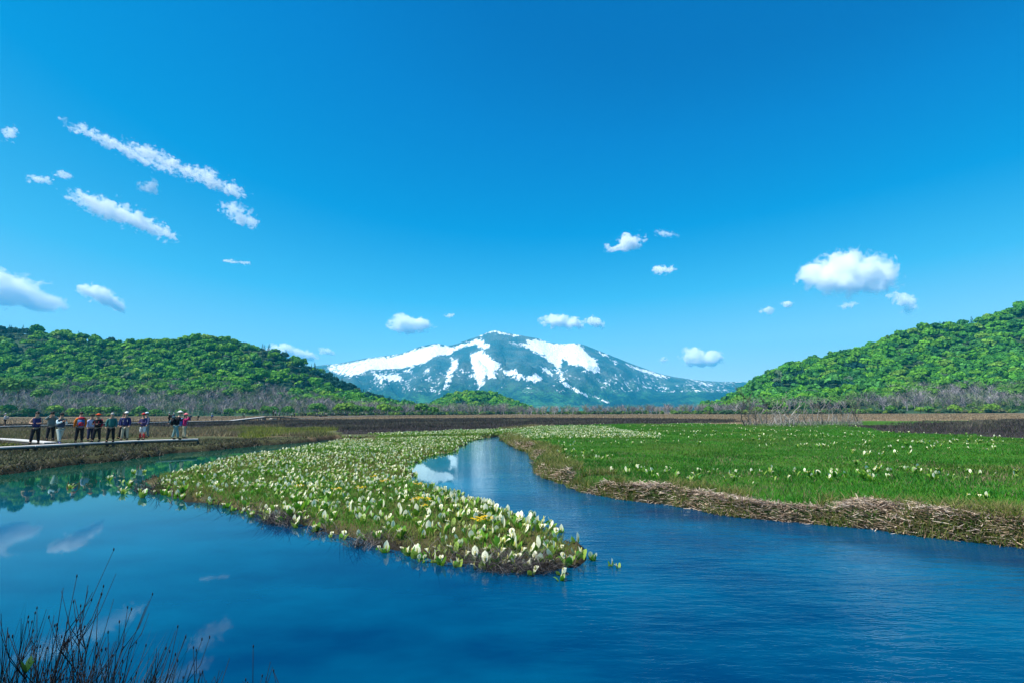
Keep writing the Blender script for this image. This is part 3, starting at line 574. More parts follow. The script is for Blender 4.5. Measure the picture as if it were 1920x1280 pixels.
for (a, b), lb in LEFT: q = G(a, b, 0); plants.append((q[0], q[1], -.02, lb or 'skunk cabbage in the shallow water at the left end of the flower bed', 'skunk cabbages in the shallows at the left end of the spit'))
MD = [(1193, 880), (1205, 884), (1148, 858), (1380, 893), (1384, 905), (1425, 893), (1432, 897), (1446, 888), (1452, 905), (1476, 905), (1492, 888), (1536, 898), (1410, 912), (1330, 895), (1606, 876), (1624, 878), (1690, 884), (1700, 888), (1728, 890), (1762, 890), (1800, 884), (1815, 892), (1822, 897), (1838, 898), (1866, 899), (1905, 902), (1520, 900), (1835, 942), (1850, 940), (1812, 940), (1720, 885), (1745, 889), (1650, 879), (1570, 893)]
for a, b in MD: q = G(a, b, .34); plants.append((q[0], q[1], float(ground_z(*q)[0])+.08, 'white skunk cabbage in the green grass just behind the straw bank', 'skunk cabbages in the near grass of the right meadow'))
o_ = np.argsort(np.hypot(*spit_xy.T)); zs = np.maximum(ground_z(*spit_xy.T), -.03)-.02
LB_ = [('white skunk cabbage crowded among others on the near tip of the spit', 'skunk cabbages on the near tip of the spit'), ('white skunk cabbage in the thick of the bed on the nearer half of the spit', 'skunk cabbages on the nearer half of the spit')]
NI = 296-len(plants)
for q_, j in enumerate(o_[:NI]): lb, gr = LB_[0 if q_ < NI*.4 else 1]; plants.append((spit_xy[j, 0], spit_xy[j, 1], zs[j], lb, gr))
for i, (a, b, z, lb, gr) in enumerate(plants):
    v = R.choice((0, 1, 2, 3, 4, 6)); rz = R.uniform(0, 6.28); s_ = R.uniform(.55, 1.05)*(.72 if 'meadow' in gr else 1)*(.5 if lb.startswith(('small', 'tiny')) else 1)
    if math.hypot(a, b) < 12.5:
        o = empty('skunk_cabbage', (a, b, z), rz); o.scale = (s_, s_, s_)
        for nm, me in CBparts[v]: ch = mobj(nm, me, o)
    else:
        o = mobj('skunk_cabbage', CBone[v]); o.location = (a, b, z); o.rotation_euler = (0, 0, rz); o.scale = (s_, s_, s_)
    if lb.startswith('white'):
        look = {0: 'with four leaves and one white flower', 1: 'with two white flowers and few leaves', 2: 'broad, with five leaves and two white flowers', 3: 'slight, with one white flower', 4: 'leafy, with two white flowers', 6: 'sparse, with a single white flower and two leaves'}[v]
        sz_w = 'small ' if s_ < .68 else 'large ' if s_ > .92 else ''; px_ = proj((a, b, .2))[0]
        wh = ('on the tip of the spit' if px_ > 960 else 'on the spit, left of its tip' if px_ > 780 else 'on the middle of the spit' if px_ > 560 else 'towards the left end of the spit') if 'spit' in gr else ('in the meadow grass behind the straw bank, '+('left part' if px_ < 1350 else 'middle part' if px_ < 1650 else 'right part'))
        lb = f'{sz_w}skunk cabbage {wh}, {look}'; gr = f'{sz_w}skunk cabbages {wh}, {look}'; lb = ' '.join(lb.split()[:20])
        if len(lb.split()) > 16: lb = lb.replace(' and few leaves', '').replace('four leaves and ', '').replace('broad, with five leaves and', 'broad, with').replace('leafy, with', 'with')
        if len(lb.split()) > 16: lb = lb.replace('in the meadow grass behind the straw bank', 'behind the straw bank').replace(' and two leaves', '').replace('towards the left end of the spit', 'at the spit\'s left end').replace('broad, with five leaves and', 'broad, with')
    tag(o, lb, 'plant', gr)
acc = Acc(); rest = np.concatenate([np.column_stack([spit_xy, zs])[o_[NI:]], np.column_stack([mead_xy, ground_z(*mead_xy.T)+.06])])
vi = rng.choice([0, 1, 2, 3, 4, 6, 5], len(rest))
for v in range(7):
    k = vi == v; inst(acc, CBM[v], rest[k], rng.random(k.sum())*6.283, (.5+.42*rng.random(k.sum())))
stuff('skunk_cabbage_bed', acc, LM, True)

acc = Acc()   # sedge and small green leaves between the flowers
x, y = scatter(170000, 6.8, 60, -34, 16, .8); sdw = water_sd(x, y); ok = (inpoly(SPIT, x, y) & (sdw < .0)) | ((sdw < -.1) & (y > 38) & (x < 10) & (cover(x, y)[1] == 3)); x, y, sdw = x[ok], y[ok], sdw[ok]; n_ = len(x); r = np.hypot(x, y)
col = mixcol(n_, [(.13, .22, .02), (.20, .24, .035), (.26, .22, .07), (.08, .19, .018), (.15, .13, .05)], .2); gp = np.clip(fbm(x, y, 3, 3)*1.5+.38, 0, 1)[:, None]*.8; col = col*(1-gp)+np.array((.075, .23, .015))*gp
lf = G(560, 985, 0); brn = np.clip((.26-(-sdw))/.2, 0, 1)*((y < 22)); b_ = rng.random(n_) < brn*.75; col[b_] = mixcol(b_.sum(), [(.05, .04, .035), (.12, .095, .075), (.22, .18, .15), (.08, .06, .045)])
blades(acc, np.stack([x, y, ground_z(x, y)-.02], 1), .07+.20*rng.random(n_), np.clip(.0011*r, .007, .04), .2+.9*rng.random(n_), col, segs=2)
stuff('sedge', acc, GM)
acc = Acc()   # dead twigs arching out of the spit's edge over the water
L2 = np.array(g0(SPL[9:])); q = along(22000, -.6, .14, L2); x, y = q.T; sdw = water_sd(x, y); k = (sdw < .34) & (rng.random(len(x)) < np.clip(.5+fbm(x, y, 2, 1.2), .05, 1)*np.clip((x+7.5)/3, .25, 1)); x, y = x[k], y[k]; n_ = len(x)
col = mixcol(n_, [(.035, .03, .03), (.08, .07, .068), (.20, .18, .17), (.022, .02, .02)]); P = np.stack([x, y, np.maximum(ground_z(x, y), 0)-.02], 1)
blades(acc, P, .12+.32*rng.random(n_)**1.5, np.clip(.0009*np.hypot(x, y), .007, .02), .5+1.5*rng.random(n_), col, segs=3)
stuff('dead_twigs', acc, DRY)
# marsh marigolds: small yellow heads in a few patches
def marigold():
    a = Acc(); a.add(*tube([(0, 0, 0), (0, 0, .2)], .006, 4, (.1, .22, .03)))
    for q in range(9):
        yw = R.uniform(0, 6.28); d = R.uniform(0, .07); a.add(*leafgrid(.05, .05, .3, .3, 2, (d*math.cos(yw), d*math.sin(yw), .2+R.uniform(-.02, .03)), yw, .35, col=(.75, .48, .01)))
    V = np.concatenate(a.V); return V, [np.concatenate(a.F[k]) for k in (3, 4) if a.F[k]], np.concatenate(a.C)
mg = marigold(); mgm = mesh_np('marsh_marigold', *mg[:2], LM, mg[2])
YL = [(717, 916), (724, 915), (672, 930), (680, 926), (783, 921), (784, 950), (800, 956), (795, 962), (776, 953), (893, 998), (905, 990), (912, 996), (898, 990), (700, 906), (630, 935), (560, 925)]
for a, b in YL:
    q = G(a, b+6, .1); o = mobj('marsh_marigold', mgm); o.location = (q[0], q[1], float(ground_z(*q)[0])+.04); o.rotation_euler = (0, 0, R.uniform(0, 6)); s_ = R.uniform(.9, 1.3); o.scale = (s_, s_, s_)
    tag(o, 'small yellow marigold cluster between the white skunk cabbages of the spit', 'flower', 'yellow marigolds on the spit')

# ------------------------------------------------------------------ trees
RT = random.Random(11); CROWN = attr_mat('crown_leaves', .7, .22, .15, objcol=True); TWIG = attr_mat('twig_bark', .9, 0, .1, objcol=True)
def facecloud(P, Nn, size, col, acc, flat=.8):
    n = len(P); Nn = Nn/np.linalg.norm(Nn, axis=1)[:, None]; a = rng.normal(size=(n, 3)); u = np.cross(Nn, a); u /= np.linalg.norm(u, axis=1)[:, None]; v = np.cross(Nn, u)
    s_ = (size*(.6+.8*rng.random(n)))[:, None]; u = u*s_; v = v*s_*flat
    V = np.stack([P-u-v*.6, P+u*.3-v, P+u+v*.5, P-u*.4+v], 1).reshape(-1, 3); acc.add(V, [(np.arange(n)*4)[:, None]+np.arange(4)[None]], np.repeat(col, 4, 0))
def crown(seed, nl=15, per=42, sz=.15, top=.95, shape='dome'):
    """unit crown: about 1 wide in radius, sitting from z = .35 to 1.6"""
    g = np.random.default_rng(seed); acc = Acc()
    for i in range(nl):
        th = i*2.39996+g.random()*.6; fr = math.sqrt((i+.5)/nl); rad = fr*.78
        zc = .75+.55*math.sqrt(max(0, 1-fr*fr))*top+g.normal()*.08
        c_ = np.array((math.cos(th)*rad, math.sin(th)*rad, zc)); lr = .30+.16*g.random()
        d = g.normal(size=(per, 3)); d /= np.linalg.norm(d, axis=1)[:, None]; d[:, 2] = np.where(d[:, 2] < -.25, -d[:, 2], d[:, 2])
        P = c_+d*lr*(.75+.35*g.random((per, 1)))*np.array((1, 1, .85)); col = np.ones((per, 3))*(1+(g.random()-.5)*.35)*(1+(g.random((per, 1))-.5)*.5)
        facecloud(P, d+g.normal(size=(per, 3))*.35, np.full(per, sz), col, acc)
    V = np.concatenate(acc.V); return V, [np.concatenate(acc.F[4])], np.concatenate(acc.C)
def conifer(seed, tiers=13, per=34):
    g = np.random.default_rng(seed); acc = Acc()
    for i in range(tiers):
        t = i/(tiers-1); rad = (1-t)**.85*.62+.03; n = int(per*(1-t*.7)); th = g.random(n)*6.283; rr_ = rad*np.sqrt(g.random(n)); z = .15+1.85*t-rr_*.35
        P = np.stack([np.cos(th)*rr_, np.sin(th)*rr_, z+g.normal(size=n)*.02], 1); Nn = np.stack([np.cos(th)*.5, np.sin(th)*.5, np.ones(n)], 1)+g.normal(size=(n, 3))*.3
        facecloud(P, Nn, np.full(n, .085), np.ones((n, 3))*(1+(g.random((n, 1))-.5)*.6), acc, .5)
    V = np.concatenate(acc.V); return V, [np.concatenate(acc.F[4])], np.concatenate(acc.C)
def trunk(h=1.0, r=.05, limbs=4):
    a = Acc(); a.add(*tube([(0, 0, -.1), (.01, 0, h*.45), (0, .02, h)], [r, r*.7, r*.35], 6, (.16, .14, .12)))
    for i in range(limbs):
        th = i*6.283/limbs+RT.random(); a.add(*tube([(0, 0, h*(.4+.1*i/limbs)), (.25*math.cos(th), .25*math.sin(th), h*.75), (.42*math.cos(th), .42*math.sin(th), h*1.05)], [r*.5, r*.3, r*.12], 4, (.16, .14, .12)))
    V = np.concatenate(a.V); return V, [np.concatenate(a.F[k]) for k in (3, 4) if a.F[k]], np.concatenate(a.C)
CR = [crown(100+i, 13+i % 4, 40, .15) for i in range(8)]; CO = [conifer(40+i) for i in range(3)]; TR = trunk()
CRf = [crown(200+i, 11, 26, .20) for i in range(5)]
CRm = [mesh_np('crown', *p[:2], CROWN, p[2]) for p in CR]; COm = [mesh_np('crown', *p[:2], CROWN, p[2]) for p in CO]; TRm = mesh_np('trunk', *TR[:2], TWIG, TR[2])
GREENS = np.array([(.15, .35, .018), (.11, .31, .018), (.07, .24, .02), (.19, .34, .03), (.04, .16, .03), (.09, .27, .04), (.12, .18, .08)]); PG = np.array([.19, .22, .2, .08, .16, .11, .04])
DK = (.012, .07, .05)
def tree(kind, p, s_, tint, label, group=None, v=None):
    o = empty('conifer_tree' if kind == 'c' else 'beech_tree', tuple(p), RT.uniform(0, 6.28)); sz_ = s_*RT.uniform(.9, 1.15); o.scale = (s_, s_, sz_)
    ms = COm if kind == 'c' else CRm; c_ = mobj('crown', ms[v if v is not None else RT.randrange(len(ms))], o); c_.color = (*tint, 1); t_ = mobj('trunk', TRm, o); t_.color = (1, 1, 1, 1)
    return tag(o, label, 'tree', group)
def woods(H, x0, x1, y0, y1, sp):
    n = int((x1-x0)*(y1-y0)/sp**2*2.2); x = x0+(x1-x0)*rng.random(n); y = y0+(y1-y0)*rng.random(n); h = H.h(x, y); k = (h > 1.5); x, y, h = x[k], y[k], h[k]
    a, b = proj(np.stack([x, y, h+8], 1)); k = (a > -420) & (a < 2280); x, y, h = x[k], y[k], h[k]; k = thinout(x, y, sp*.82); return x[k], y[k], h[k]
acc = Acc(); indiv = []
for nm, H, bx, sp, bare in (('left hill', LH, (-1000, 10, 385, 760), 8.7, .30), ('right hill', RH, (120, 1050, 345, 780), 9.4, .22), ('knoll', KH, (-190, 60, 780, 1000), 8.5, .25)):
    x, y, h = woods(H, *bx, sp); a, b = proj(np.stack([x, y, h], 1)); t = (y-H.yf)/(H.yr-H.yf)
    lim = {'left hill': np.interp(a, [0, 120, 400, 600, 700], [.30, .40, .38, .30, .12]), 'right hill': np.interp(a, [1380, 1450, 1600, 1700, 1900], [.02, .06, .16, .30, .22]), 'knoll': np.full(len(a), .12)}[nm]+fbm(x, y, 3, 40)*.09
    k = (t > lim) & (t < 1.25); x, y, h, t, a = x[k], y[k], h[k], t[k], a[k]; n_ = len(x); print(nm, n_)
    tint = GREENS[rng.choice(7, n_, p=PG)]*(1+(rng.random((n_, 1))-.5)*.25); dk = fbm(x, y, 3, 75)
    if nm == 'left hill': cf = (dk > .22) | (a < 60) & (dk > -.25) & (t > .5) | (a > 480) & (t > .72) & (rng.random(n_) < .7)
    else: cf = (dk > .62)
    if nm == 'right hill': w_ = np.clip((1500-a)/120, 0, 1)[:, None]*np.clip((.45-t)*4, 0, 1)[:, None]*.8; tint = tint*(1-w_)+np.array((.15, .29, .03))*w_
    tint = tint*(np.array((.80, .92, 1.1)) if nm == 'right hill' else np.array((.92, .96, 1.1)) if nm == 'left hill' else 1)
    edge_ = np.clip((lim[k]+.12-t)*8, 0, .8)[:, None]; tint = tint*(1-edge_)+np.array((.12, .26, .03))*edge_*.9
    tint[cf] = np.array(DK)*(.8+.6*rng.random((cf.sum(), 1))); cf = cf & (rng.random(n_) < .55)
    s_ = (sp*.60)*(.8+.45*rng.random(n_))*(1+.15*(tint[:, 1] > .2)); z = h-.25*s_
    order = np.argsort(y); take = {'left hill': 150, 'right hill': 110, 'knoll': 30}[nm]; vis = [i for i in order if -10 < a[i] < 1930][:take]; vs_ = set(vis)
    for i in vis: indiv.append((nm, x[i], y[i], z[i], s_[i], tint[i], cf[i]))
    rest_ = np.array([i for i in range(n_) if i not in vs_]); v = rng.integers(0, 5, len(rest_))
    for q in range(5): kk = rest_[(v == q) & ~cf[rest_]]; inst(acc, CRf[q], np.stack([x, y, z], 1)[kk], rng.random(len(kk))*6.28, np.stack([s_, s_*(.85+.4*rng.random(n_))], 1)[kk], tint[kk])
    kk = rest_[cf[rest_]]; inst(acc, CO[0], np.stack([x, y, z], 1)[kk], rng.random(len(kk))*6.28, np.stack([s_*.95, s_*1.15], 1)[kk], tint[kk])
tag(mobj('forest', acc.mesh('forest', CROWN)), kind='stuff')
for nm, x, y, z, s_, tn, c_ in indiv:
    dark = tn[1] < .12; pale = tn[1] > .235
    adj = 'dark' if dark else 'pale yellow-green' if pale else 'fresh green'; kd = 'pointed conifer' if c_ else 'round-crowned tree'
    pl = {'left hill': 'in the lowest rows of the forest on the left hill', 'right hill': 'in the lowest rows of the forest on the right hill', 'knoll': 'on the foot of the small wooded knoll before the mountain'}[nm]
    px_ = proj((x, y, z))[0]; ex = {'left hill': 'at its left end' if px_ < 200 else 'behind the near hikers' if px_ < 380 else 'right of the lone conifer' if px_ < 560 else 'at its low right end', 'right hill': 'at its low left end' if px_ < 1460 else 'behind the dead trees' if px_ < 1620 else 'right of the dead trees' if px_ < 1780 else 'at the right edge', 'knoll': 'left half' if px_ < 890 else 'right half'}[nm]; hz_w = 'small ' if s_ < 4.9 else 'tall ' if s_ > 6.2 else ''
    pl = pl.replace('in the lowest rows of the forest on the', 'low on the'); pl = pl.replace('on the foot of the small wooded knoll before the mountain', 'on the wooded knoll'); tree('c' if c_ else 'b', (x, y, z), s_, tuple(tn), f'{hz_w}{adj} {kd} {pl}, {ex}', f'{hz_w}{adj} {kd}s {pl}, {ex}')

# leafless woods along the foot of the hills: one grey mass of twigs
def baretree(seed):
    g = np.random.default_rng(seed); a = Acc(); n = 46
    blades(a, np.zeros((3, 3))+g.normal(size=(3, 3))*np.array((.03, .03, 0)), np.array([1., .85, .7]), .035, .1+.3*g.random(3), np.ones((3, 3))*1.25, segs=2)
    th = g.random(n)*6.28; z0 = .25+.45*g.random(n); P = np.stack([np.cos(th)*.05, np.sin(th)*.05, z0], 1); P[:, :2] += g.normal(size=(n, 2))*.12*z0[:, None]
    blades(a, P, .25+.35*g.random(n), .016+.012*g.random(n), .5+.9*g.random(n), np.ones((n, 3))*(.7+.7*g.random((n, 1))), yaw=th, segs=2)
    V = np.concatenate(a.V); return V, [np.concatenate(a.F[k]) for k in (3, 4) if a.F[k]], np.concatenate(a.C)
BT = [baretree(i) for i in range(6)]; acc = Acc(); acg = Acc()
def gz(x, y): return np.maximum(np.maximum(LH.h(x, y), RH.h(x, y)), np.maximum(KH.h(x, y), .3))
n = 26000; x = -760+1520*rng.random(n); y = 372+330*rng.random(n); a, b = proj(np.stack([x, y, gz(x, y)], 1))
t = np.where(x < 0, (y-LH.yf)/(LH.yr-LH.yf), (y-RH.yf)/(RH.yr-RH.yf)); lim = np.where(a < 700, np.interp(a, [0, 120, 400, 600, 700], [.36, .46, .45, .40, .3]), np.interp(a, [700, 1380, 1450, 1600, 1700, 1900], [.3, .3, .14, .20, .36, .28]))
front = np.interp(a, [0, 600, 900, 1300, 1400, 1920], [385, 395, 430, 395, 352, 350])
k = (y > front) & (t < lim+.05) & (a > -420) & (a < 2280) & (y < 620); x, y, a, t = x[k], y[k], a[k], t[k]; k = thinout(x, y, 3.6); x, y, a, t = x[k], y[k], a[k], t[k]; n_ = len(x); print('bare', n_)
hz_ = gz(x, y); ht = (7+5*rng.random(n_))*np.where((a > 960) & (a < 1380), .8, 1)
col = mixcol(n_, [(.26, .22, .225), (.20, .185, .195), (.31, .275, .275), (.16, .145, .155), (.17, .20, .11), (.13, .18, .08)], .15); pv = rng.integers(0, 6, n_)
for q in range(6): kk = pv == q; inst(acc, BT[q], np.stack([x, y, hz_-.3], 1)[kk], rng.random(kk.sum())*6.28, np.stack([ht*.95, ht], 1)[kk], col[kk])
tag(mobj('bare_woods', acc.mesh('bare_woods', TWIG)), kind='stuff')
# low green underwood at the edge of the plain
n = 5200; x = -700+1400*rng.random(n); a, b = proj(np.stack([x, x*0+380, x*0], 1)); front = np.interp(a, [0, 600, 900, 1300, 1400, 1920], [378, 386, 420, 386, 346, 344]); y = front+rng.random(n)**1.5*60; k = (a > -420) & (a < 2280); x, y = x[k], y[k]
k = fbm(x, y, 3, 35) > -.15; x, y = x[k], y[k]; n_ = len(x); col = mixcol(n_, [(.07, .15, .03), (.10, .19, .03), (.05, .11, .05), (.15, .24, .03), (.11, .13, .06)], .2); s_ = 1.1+1.5*rng.random(n_); v = rng.integers(0, 5, n_)
for q in range(5): kk = v == q; inst(acg, CRf[q], np.stack([x, y, gz(x, y)-.5*s_], 1)[kk], rng.random(kk.sum())*6.28, s_[kk], col[kk])
tag(mobj('underwood', acg.mesh('underwood', CROWN)), kind='stuff')
# the young green trees one can tell apart in front of the bare woods
YT = [(6, 738, 30, 'large yellow-green tree at the left edge, in front of the left hill'), (34, 745, 30, 'big yellow-green tree, second from the left edge, below the hill'), (76, 752, 20, 'bright yellow tree standing alone where the grey woods begin'), (102, 768, 18, None), (10, 772, 20, None), (55, 773, 16, None), (138, 773, 15, None), (165, 773, 17, None), (190, 773, 15, None), (212, 772, 16, None), (262, 773, 17, None), (292, 773, 13, None), (340, 772, 12, None), (430, 771, 12, None), (455, 771, 13, None), (476, 771, 11, None), (503, 770, 18, None), (512, 770, 14, None), (540, 770, 14, None), (595, 769, 20, None), (640, 769, 20, None), (652, 769, 22, None), (668, 768, 16, None), (690, 768, 15, None), (720, 768, 17, None), (745, 767, 14, None), (790, 767, 18, None), (812, 767, 14, None), (1330, 765, 12, None), (1420, 762, 12, None), (1670, 757, 12, None), (1725, 764, 12, None), (1790, 762, 14, None), (1860, 760, 16, None), (1740, 762, 12, None)]
for (a, b, w, lb) in YT:
    yy = 372 if a < 1300 else 342; d = ray(a, b); X_ = d[0]/d[1]*yy; s_ = w*yy/960*.5; hb = float(gz(np.array([X_]), np.array([yy]))[0])
    zt = AT(a, b, yy)[2]; tree('b', (X_, yy, max(.2, zt if lb else .2)-.2*s_), s_*1.5, (.15, .29, .03) if RT.random() < .4 else (.085, .215, .03), lb or ('young green tree at the edge of the grey woods left of the river' if a < 1000 else 'young green tree at the edge of the grey woods right of the river'), None if lb else ('young green trees before the grey woods, left' if a < 1000 else 'young green trees before the grey woods, right'))
d = ray(375, 770); tree('c', (d[0]/d[1]*370, 370, .2), 6.2, (.025, .14, .05), 'dark green conifer standing alone before the grey woods on the left', None, 1)

# leafless standing dead trees on the meadow's far edge
def deadtree(px_, py_, hpx, lean, seed, label, group=None, pale=.3, yy=82):
    g = random.Random(seed); q = G(px_, py_, .34); D_ = q[1]; k_ = D_/FPX; h = hpx*k_; o = empty('dead_tree', (q[0], q[1], .3)); c_ = (pale, pale*.92, pale*.85); lx = lean*h
    def bez(t): return (lx*t*t*.8+.09*h*math.sin((3+seed % 4)*t+seed), .05*h*math.sin(2*t+seed), h*t)
    V, F, C = tube([bez(i/5) for i in range(6)], [.065*(1-i/6.5)+.012 for i in range(6)], 5, c_); mobj('trunk', mesh_np('trunk', V, F, WOODM, C), o)
    for i in range(g.choice((8, 9, 11))):
        t = g.uniform(.15, .9); p0 = bez(t); th = g.choice((0, math.pi))+g.uniform(-.8, .8); L = h*g.uniform(.22, .5)*(1-t*.4); a = Acc()
        pth = [p0]+[(p0[0]+math.cos(th)*L*u*.75, p0[1]+math.sin(th)*L*u*.75, p0[2]+L*(u*.35+u*u*.5)) for u in (.35, .7, 1)]; a.add(*tube(pth, [.032, .026, .018, .009], 4, c_))
        for _ in range(4):
            j = g.choice((1, 2, 3)); b0 = pth[j]; th2 = th+g.uniform(-1.2, 1.2); l2 = L*g.uniform(.25, .5); a.add(*tube([b0, (b0[0]+math.cos(th2)*l2*.5, b0[1]+math.sin(th2)*l2*.5, b0[2]+l2*.7)], [.02, .008], 3, c_))
        mobj('branch', a.mesh('branch', WOODM), o)
    return tag(o, label, 'dead tree', group)
DT = [(1397, 799, 72, -.18, .08, 'tall dark leaning dead tree, leftmost and tallest of the dead trees on the meadow'), (1408, 796, 50, -.2, .10, None), (1420, 797, 34, -.4, .10, None), (1440, 796, 50, -.25, .09, 'dark crooked dead tree with a forked top, between slighter pale ones'), (1448, 797, 26, .8, .3, None), (1462, 798, 48, .1, .34, None), (1472, 798, 56, .12, .22, 'tall dead tree with a spreading top behind a fallen pale trunk'), (1478, 800, 40, .9, .36, 'bleached dead trunk leaning far to the right among the dead trees'), (1490, 797, 22, .5, .3, None), (1512, 794, 50, -.1, .2, None), (1527, 793, 44, -.15, .16, None), (1545, 794, 40, -.4, .10, 'dark dead tree bent to the left, middle of the right half of the dead trees'), (1552, 793, 46, .05, .25, None), (1560, 792, 30, .3, .3, None), (1578, 792, 42, .1, .2, None), (1600, 793, 52, -.1, .12, None), (1608, 793, 50, .12, .10, 'dark V-shaped dead tree, rightmost of the dead trees on the meadow'), (1430, 795, 36, .1, .28, None), (1500, 793, 46, .0, .26, None), (1536, 792, 42, .2, .26, None), (1590, 792, 36, -.2, .28, None), (1455, 795, 30, -.5, .3, None), (1568, 793, 38, -.2, .14, None), (1415, 794, 44, .1, .22, None), (1485, 794, 36, -.2, .2, None)]
for i, (a, b, h, ln, pl, lb) in enumerate(DT): deadtree(a, b, h, ln, i*7+3, lb or ('slender pale leafless dead tree among the others on the meadow edge' if pl > .15 else 'slender dark leafless dead tree among the others on the meadow edge'), None if lb else ('pale dead trees on the meadow' if pl > .15 else 'dark dead trees on the meadow'), pl)

acc = Acc(); n = 2600; a = 1392+225*rng.random(n)**.9; yy = 66+26*rng.random(n); P = []
for i in range(n): d = ray(a[i], 790); P.append((d[0]/d[1]*yy[i], yy[i], .3))
P = np.array(P); cl = np.clip(fbm(P[:, 0], P[:, 1], 3, 3)+.5, .1, 1.3)
blades(acc, P, (.4+2.1*rng.random(n)**1.6)*cl, .035, .2+1.1*rng.random(n), mixcol(n, [(.24, .22, .21), (.33, .31, .29), (.12, .10, .095), (.17, .15, .15)]), segs=3)
stuff('dead_scrub', acc, DRY)
# ------------------------------------------------------------------ boardwalks and bridge
PLANK = simple('weathered_plank', (.50, .48, .46), .8, .25, 3.0, .25, .4); BEAM = simple('dark_beam', (.06, .052, .045), .9, .3, 3.0)
def boxmesh(name, boxes, m):
    """boxes: (centre, half-length, half-width, half-height, heading, slope)"""
    import bmesh
    bm = bmesh.new()
    for c_, hl, hw, hh_, hd, sl_ in boxes:
        M = Matrix.Translation(c_) @ Matrix.Rotation(hd, 4, 'Z') @ Matrix.Rotation(-sl_, 4, 'Y') @ Matrix.Diagonal((hl*2, hw*2, hh_*2, 1))
        r_ = bmesh.ops.create_cube(bm, size=1.0, matrix=M); bmesh.ops.bevel(bm, geom=list({e for v in r_['verts'] for e in v.link_edges}), offset=.006, segments=1, affect='EDGES')
    me = bpy.data.meshes.new(name); bm.to_mesh(me); bm.free(); me.materials.append(m); return me
def walkway(label, pts, group=None, width=.5, post=1.8, name='boardwalk', cat='boardwalk', depth=.16):
    """two long planks laid side by side on cross beams and posts; pts: (x, y, z of the top)"""
    o = empty(name, (pts[0][0], pts[0][1], 0)); base = Vector((pts[0][0], pts[0][1], 0)); beams = []; plk = [[], []]
    for (x0, y0, z0), (x1, y1, z1) in zip(pts[:-1], pts[1:]):
        a = Vector((x0, y0, z0))-base; b = Vector((x1, y1, z1))-base; d = b-a; L = d.length; hd = math.atan2(d.y, d.x); sl_ = math.asin(d.z/L); nrm = Vector((-math.sin(hd), math.cos(hd), 0)); n_ = max(1, round(L/3.6))
        for k in range(n_):
            for s_ in (0, 1): plk[s_].append((a+d*((k+.5)/n_)+nrm*(s_-.5)*(width/2+.02)+Vector((0, 0, -.035)), L/n_/2-.012, width/4, .035, hd, sl_))
        for s_ in (-1, 1): beams.append((a+d*.5+nrm*s_*(width/2-.06)+Vector((0, 0, -.075-depth/2)), L/2, .045, depth/2, hd, sl_))
        k_ = max(1, round(L/post))
        for k in range(k_+1):
            c_ = a+d*(k/k_)
            for s_ in (-1, 1): zb = c_.z-.075-depth+.002; beams.append((Vector((c_.x, c_.y, (zb-.3)/2))+nrm*s_*(width/2+.03), .06, .05, (zb+.3)/2, hd, 0))
    for s_ in (0, 1): mobj('plank', boxmesh('plank', plk[s_], PLANK), o)
    mobj('beam', boxmesh('beam', beams, BEAM), o); return tag(o, label, cat, group)
ZB = .68
def B(px_, py_, z=ZB): q = G(px_, py_, z); return (q[0], q[1], z)
b1 = [B(-60, 840), B(60, 834), B(150, 829.5), B(260, 824.5), B(372, 821.5)]; b2 = [B(-60, 817.5), B(30, 822.5), B(95, 828.0)]
walkway('weathered plank boardwalk on the far bank that the near group of hikers stands on', b1, width=.62, depth=.09)
walkway('short weathered plank walk joining the near boardwalk at the far left', b2, width=.55)
far1 = [B(-120, 801), B(40, 797), B(200, 792.5), B(380, 788.5), B(433, 787.2)]
rmp = [B(433, 787.2), (*AT(495, 780.2, 150)[:2], AT(495, 780.2, 150)[2])]
walkway('long low boardwalk across the plain behind the near hikers', far1, width=.8, depth=.2)
walkway('sloping plank ramp leading up to the little bridge', rmp, width=1.0, depth=.3)
brg = [rmp[1], (*AT(523, 780.2, 154)[:2], AT(523, 780.2, 154)[2])]
walkway('dark flat bridge deck over the small creek on the plain', brg, width=1.2, depth=.25, name='footbridge', cat='bridge', post=9)
q_ = B(560, 783.2, .5); walkway('boardwalk running on across the plain from the bridge', [brg[1], q_, B(640, 781, .5), B(700, 778.2, .5), B(840, 776.0, .5)], width=.9, depth=.2)
STN = simple('pale_stone', (.33, .32, .30), .9, .3, 2.0)
def rock(px_, D_, r_, label, seed):
    import bmesh
    bm = bmesh.new(); bmesh.ops.create_icosphere(bm, subdivisions=2, radius=1); g = random.Random(seed)
    for v in bm.verts: v.co = v.co*(1+g.uniform(-.2, .2)); v.co.z *= .7
    me = bpy.data.meshes.new('boulder'); bm.to_mesh(me); bm.free(); me.materials.append(STN); o = mobj('boulder', me); q = AT(px_, 785, D_); o.location = (q[0], D_, .4+r_*.3); o.scale = (r_, r_, r_); tag(o, label, 'rock', 'boulders under the bridge ends')
for i, (a, r_) in enumerate([(487, .45), (491, .35), (495, .5), (508, .5), (512, .4), (516, .45)]): rock(a, 150 if a < 500 else 153, r_, 'pale boulder piled under the ramp end of the little bridge' if a < 500 else 'pale boulder piled under the far end of the little bridge', i)

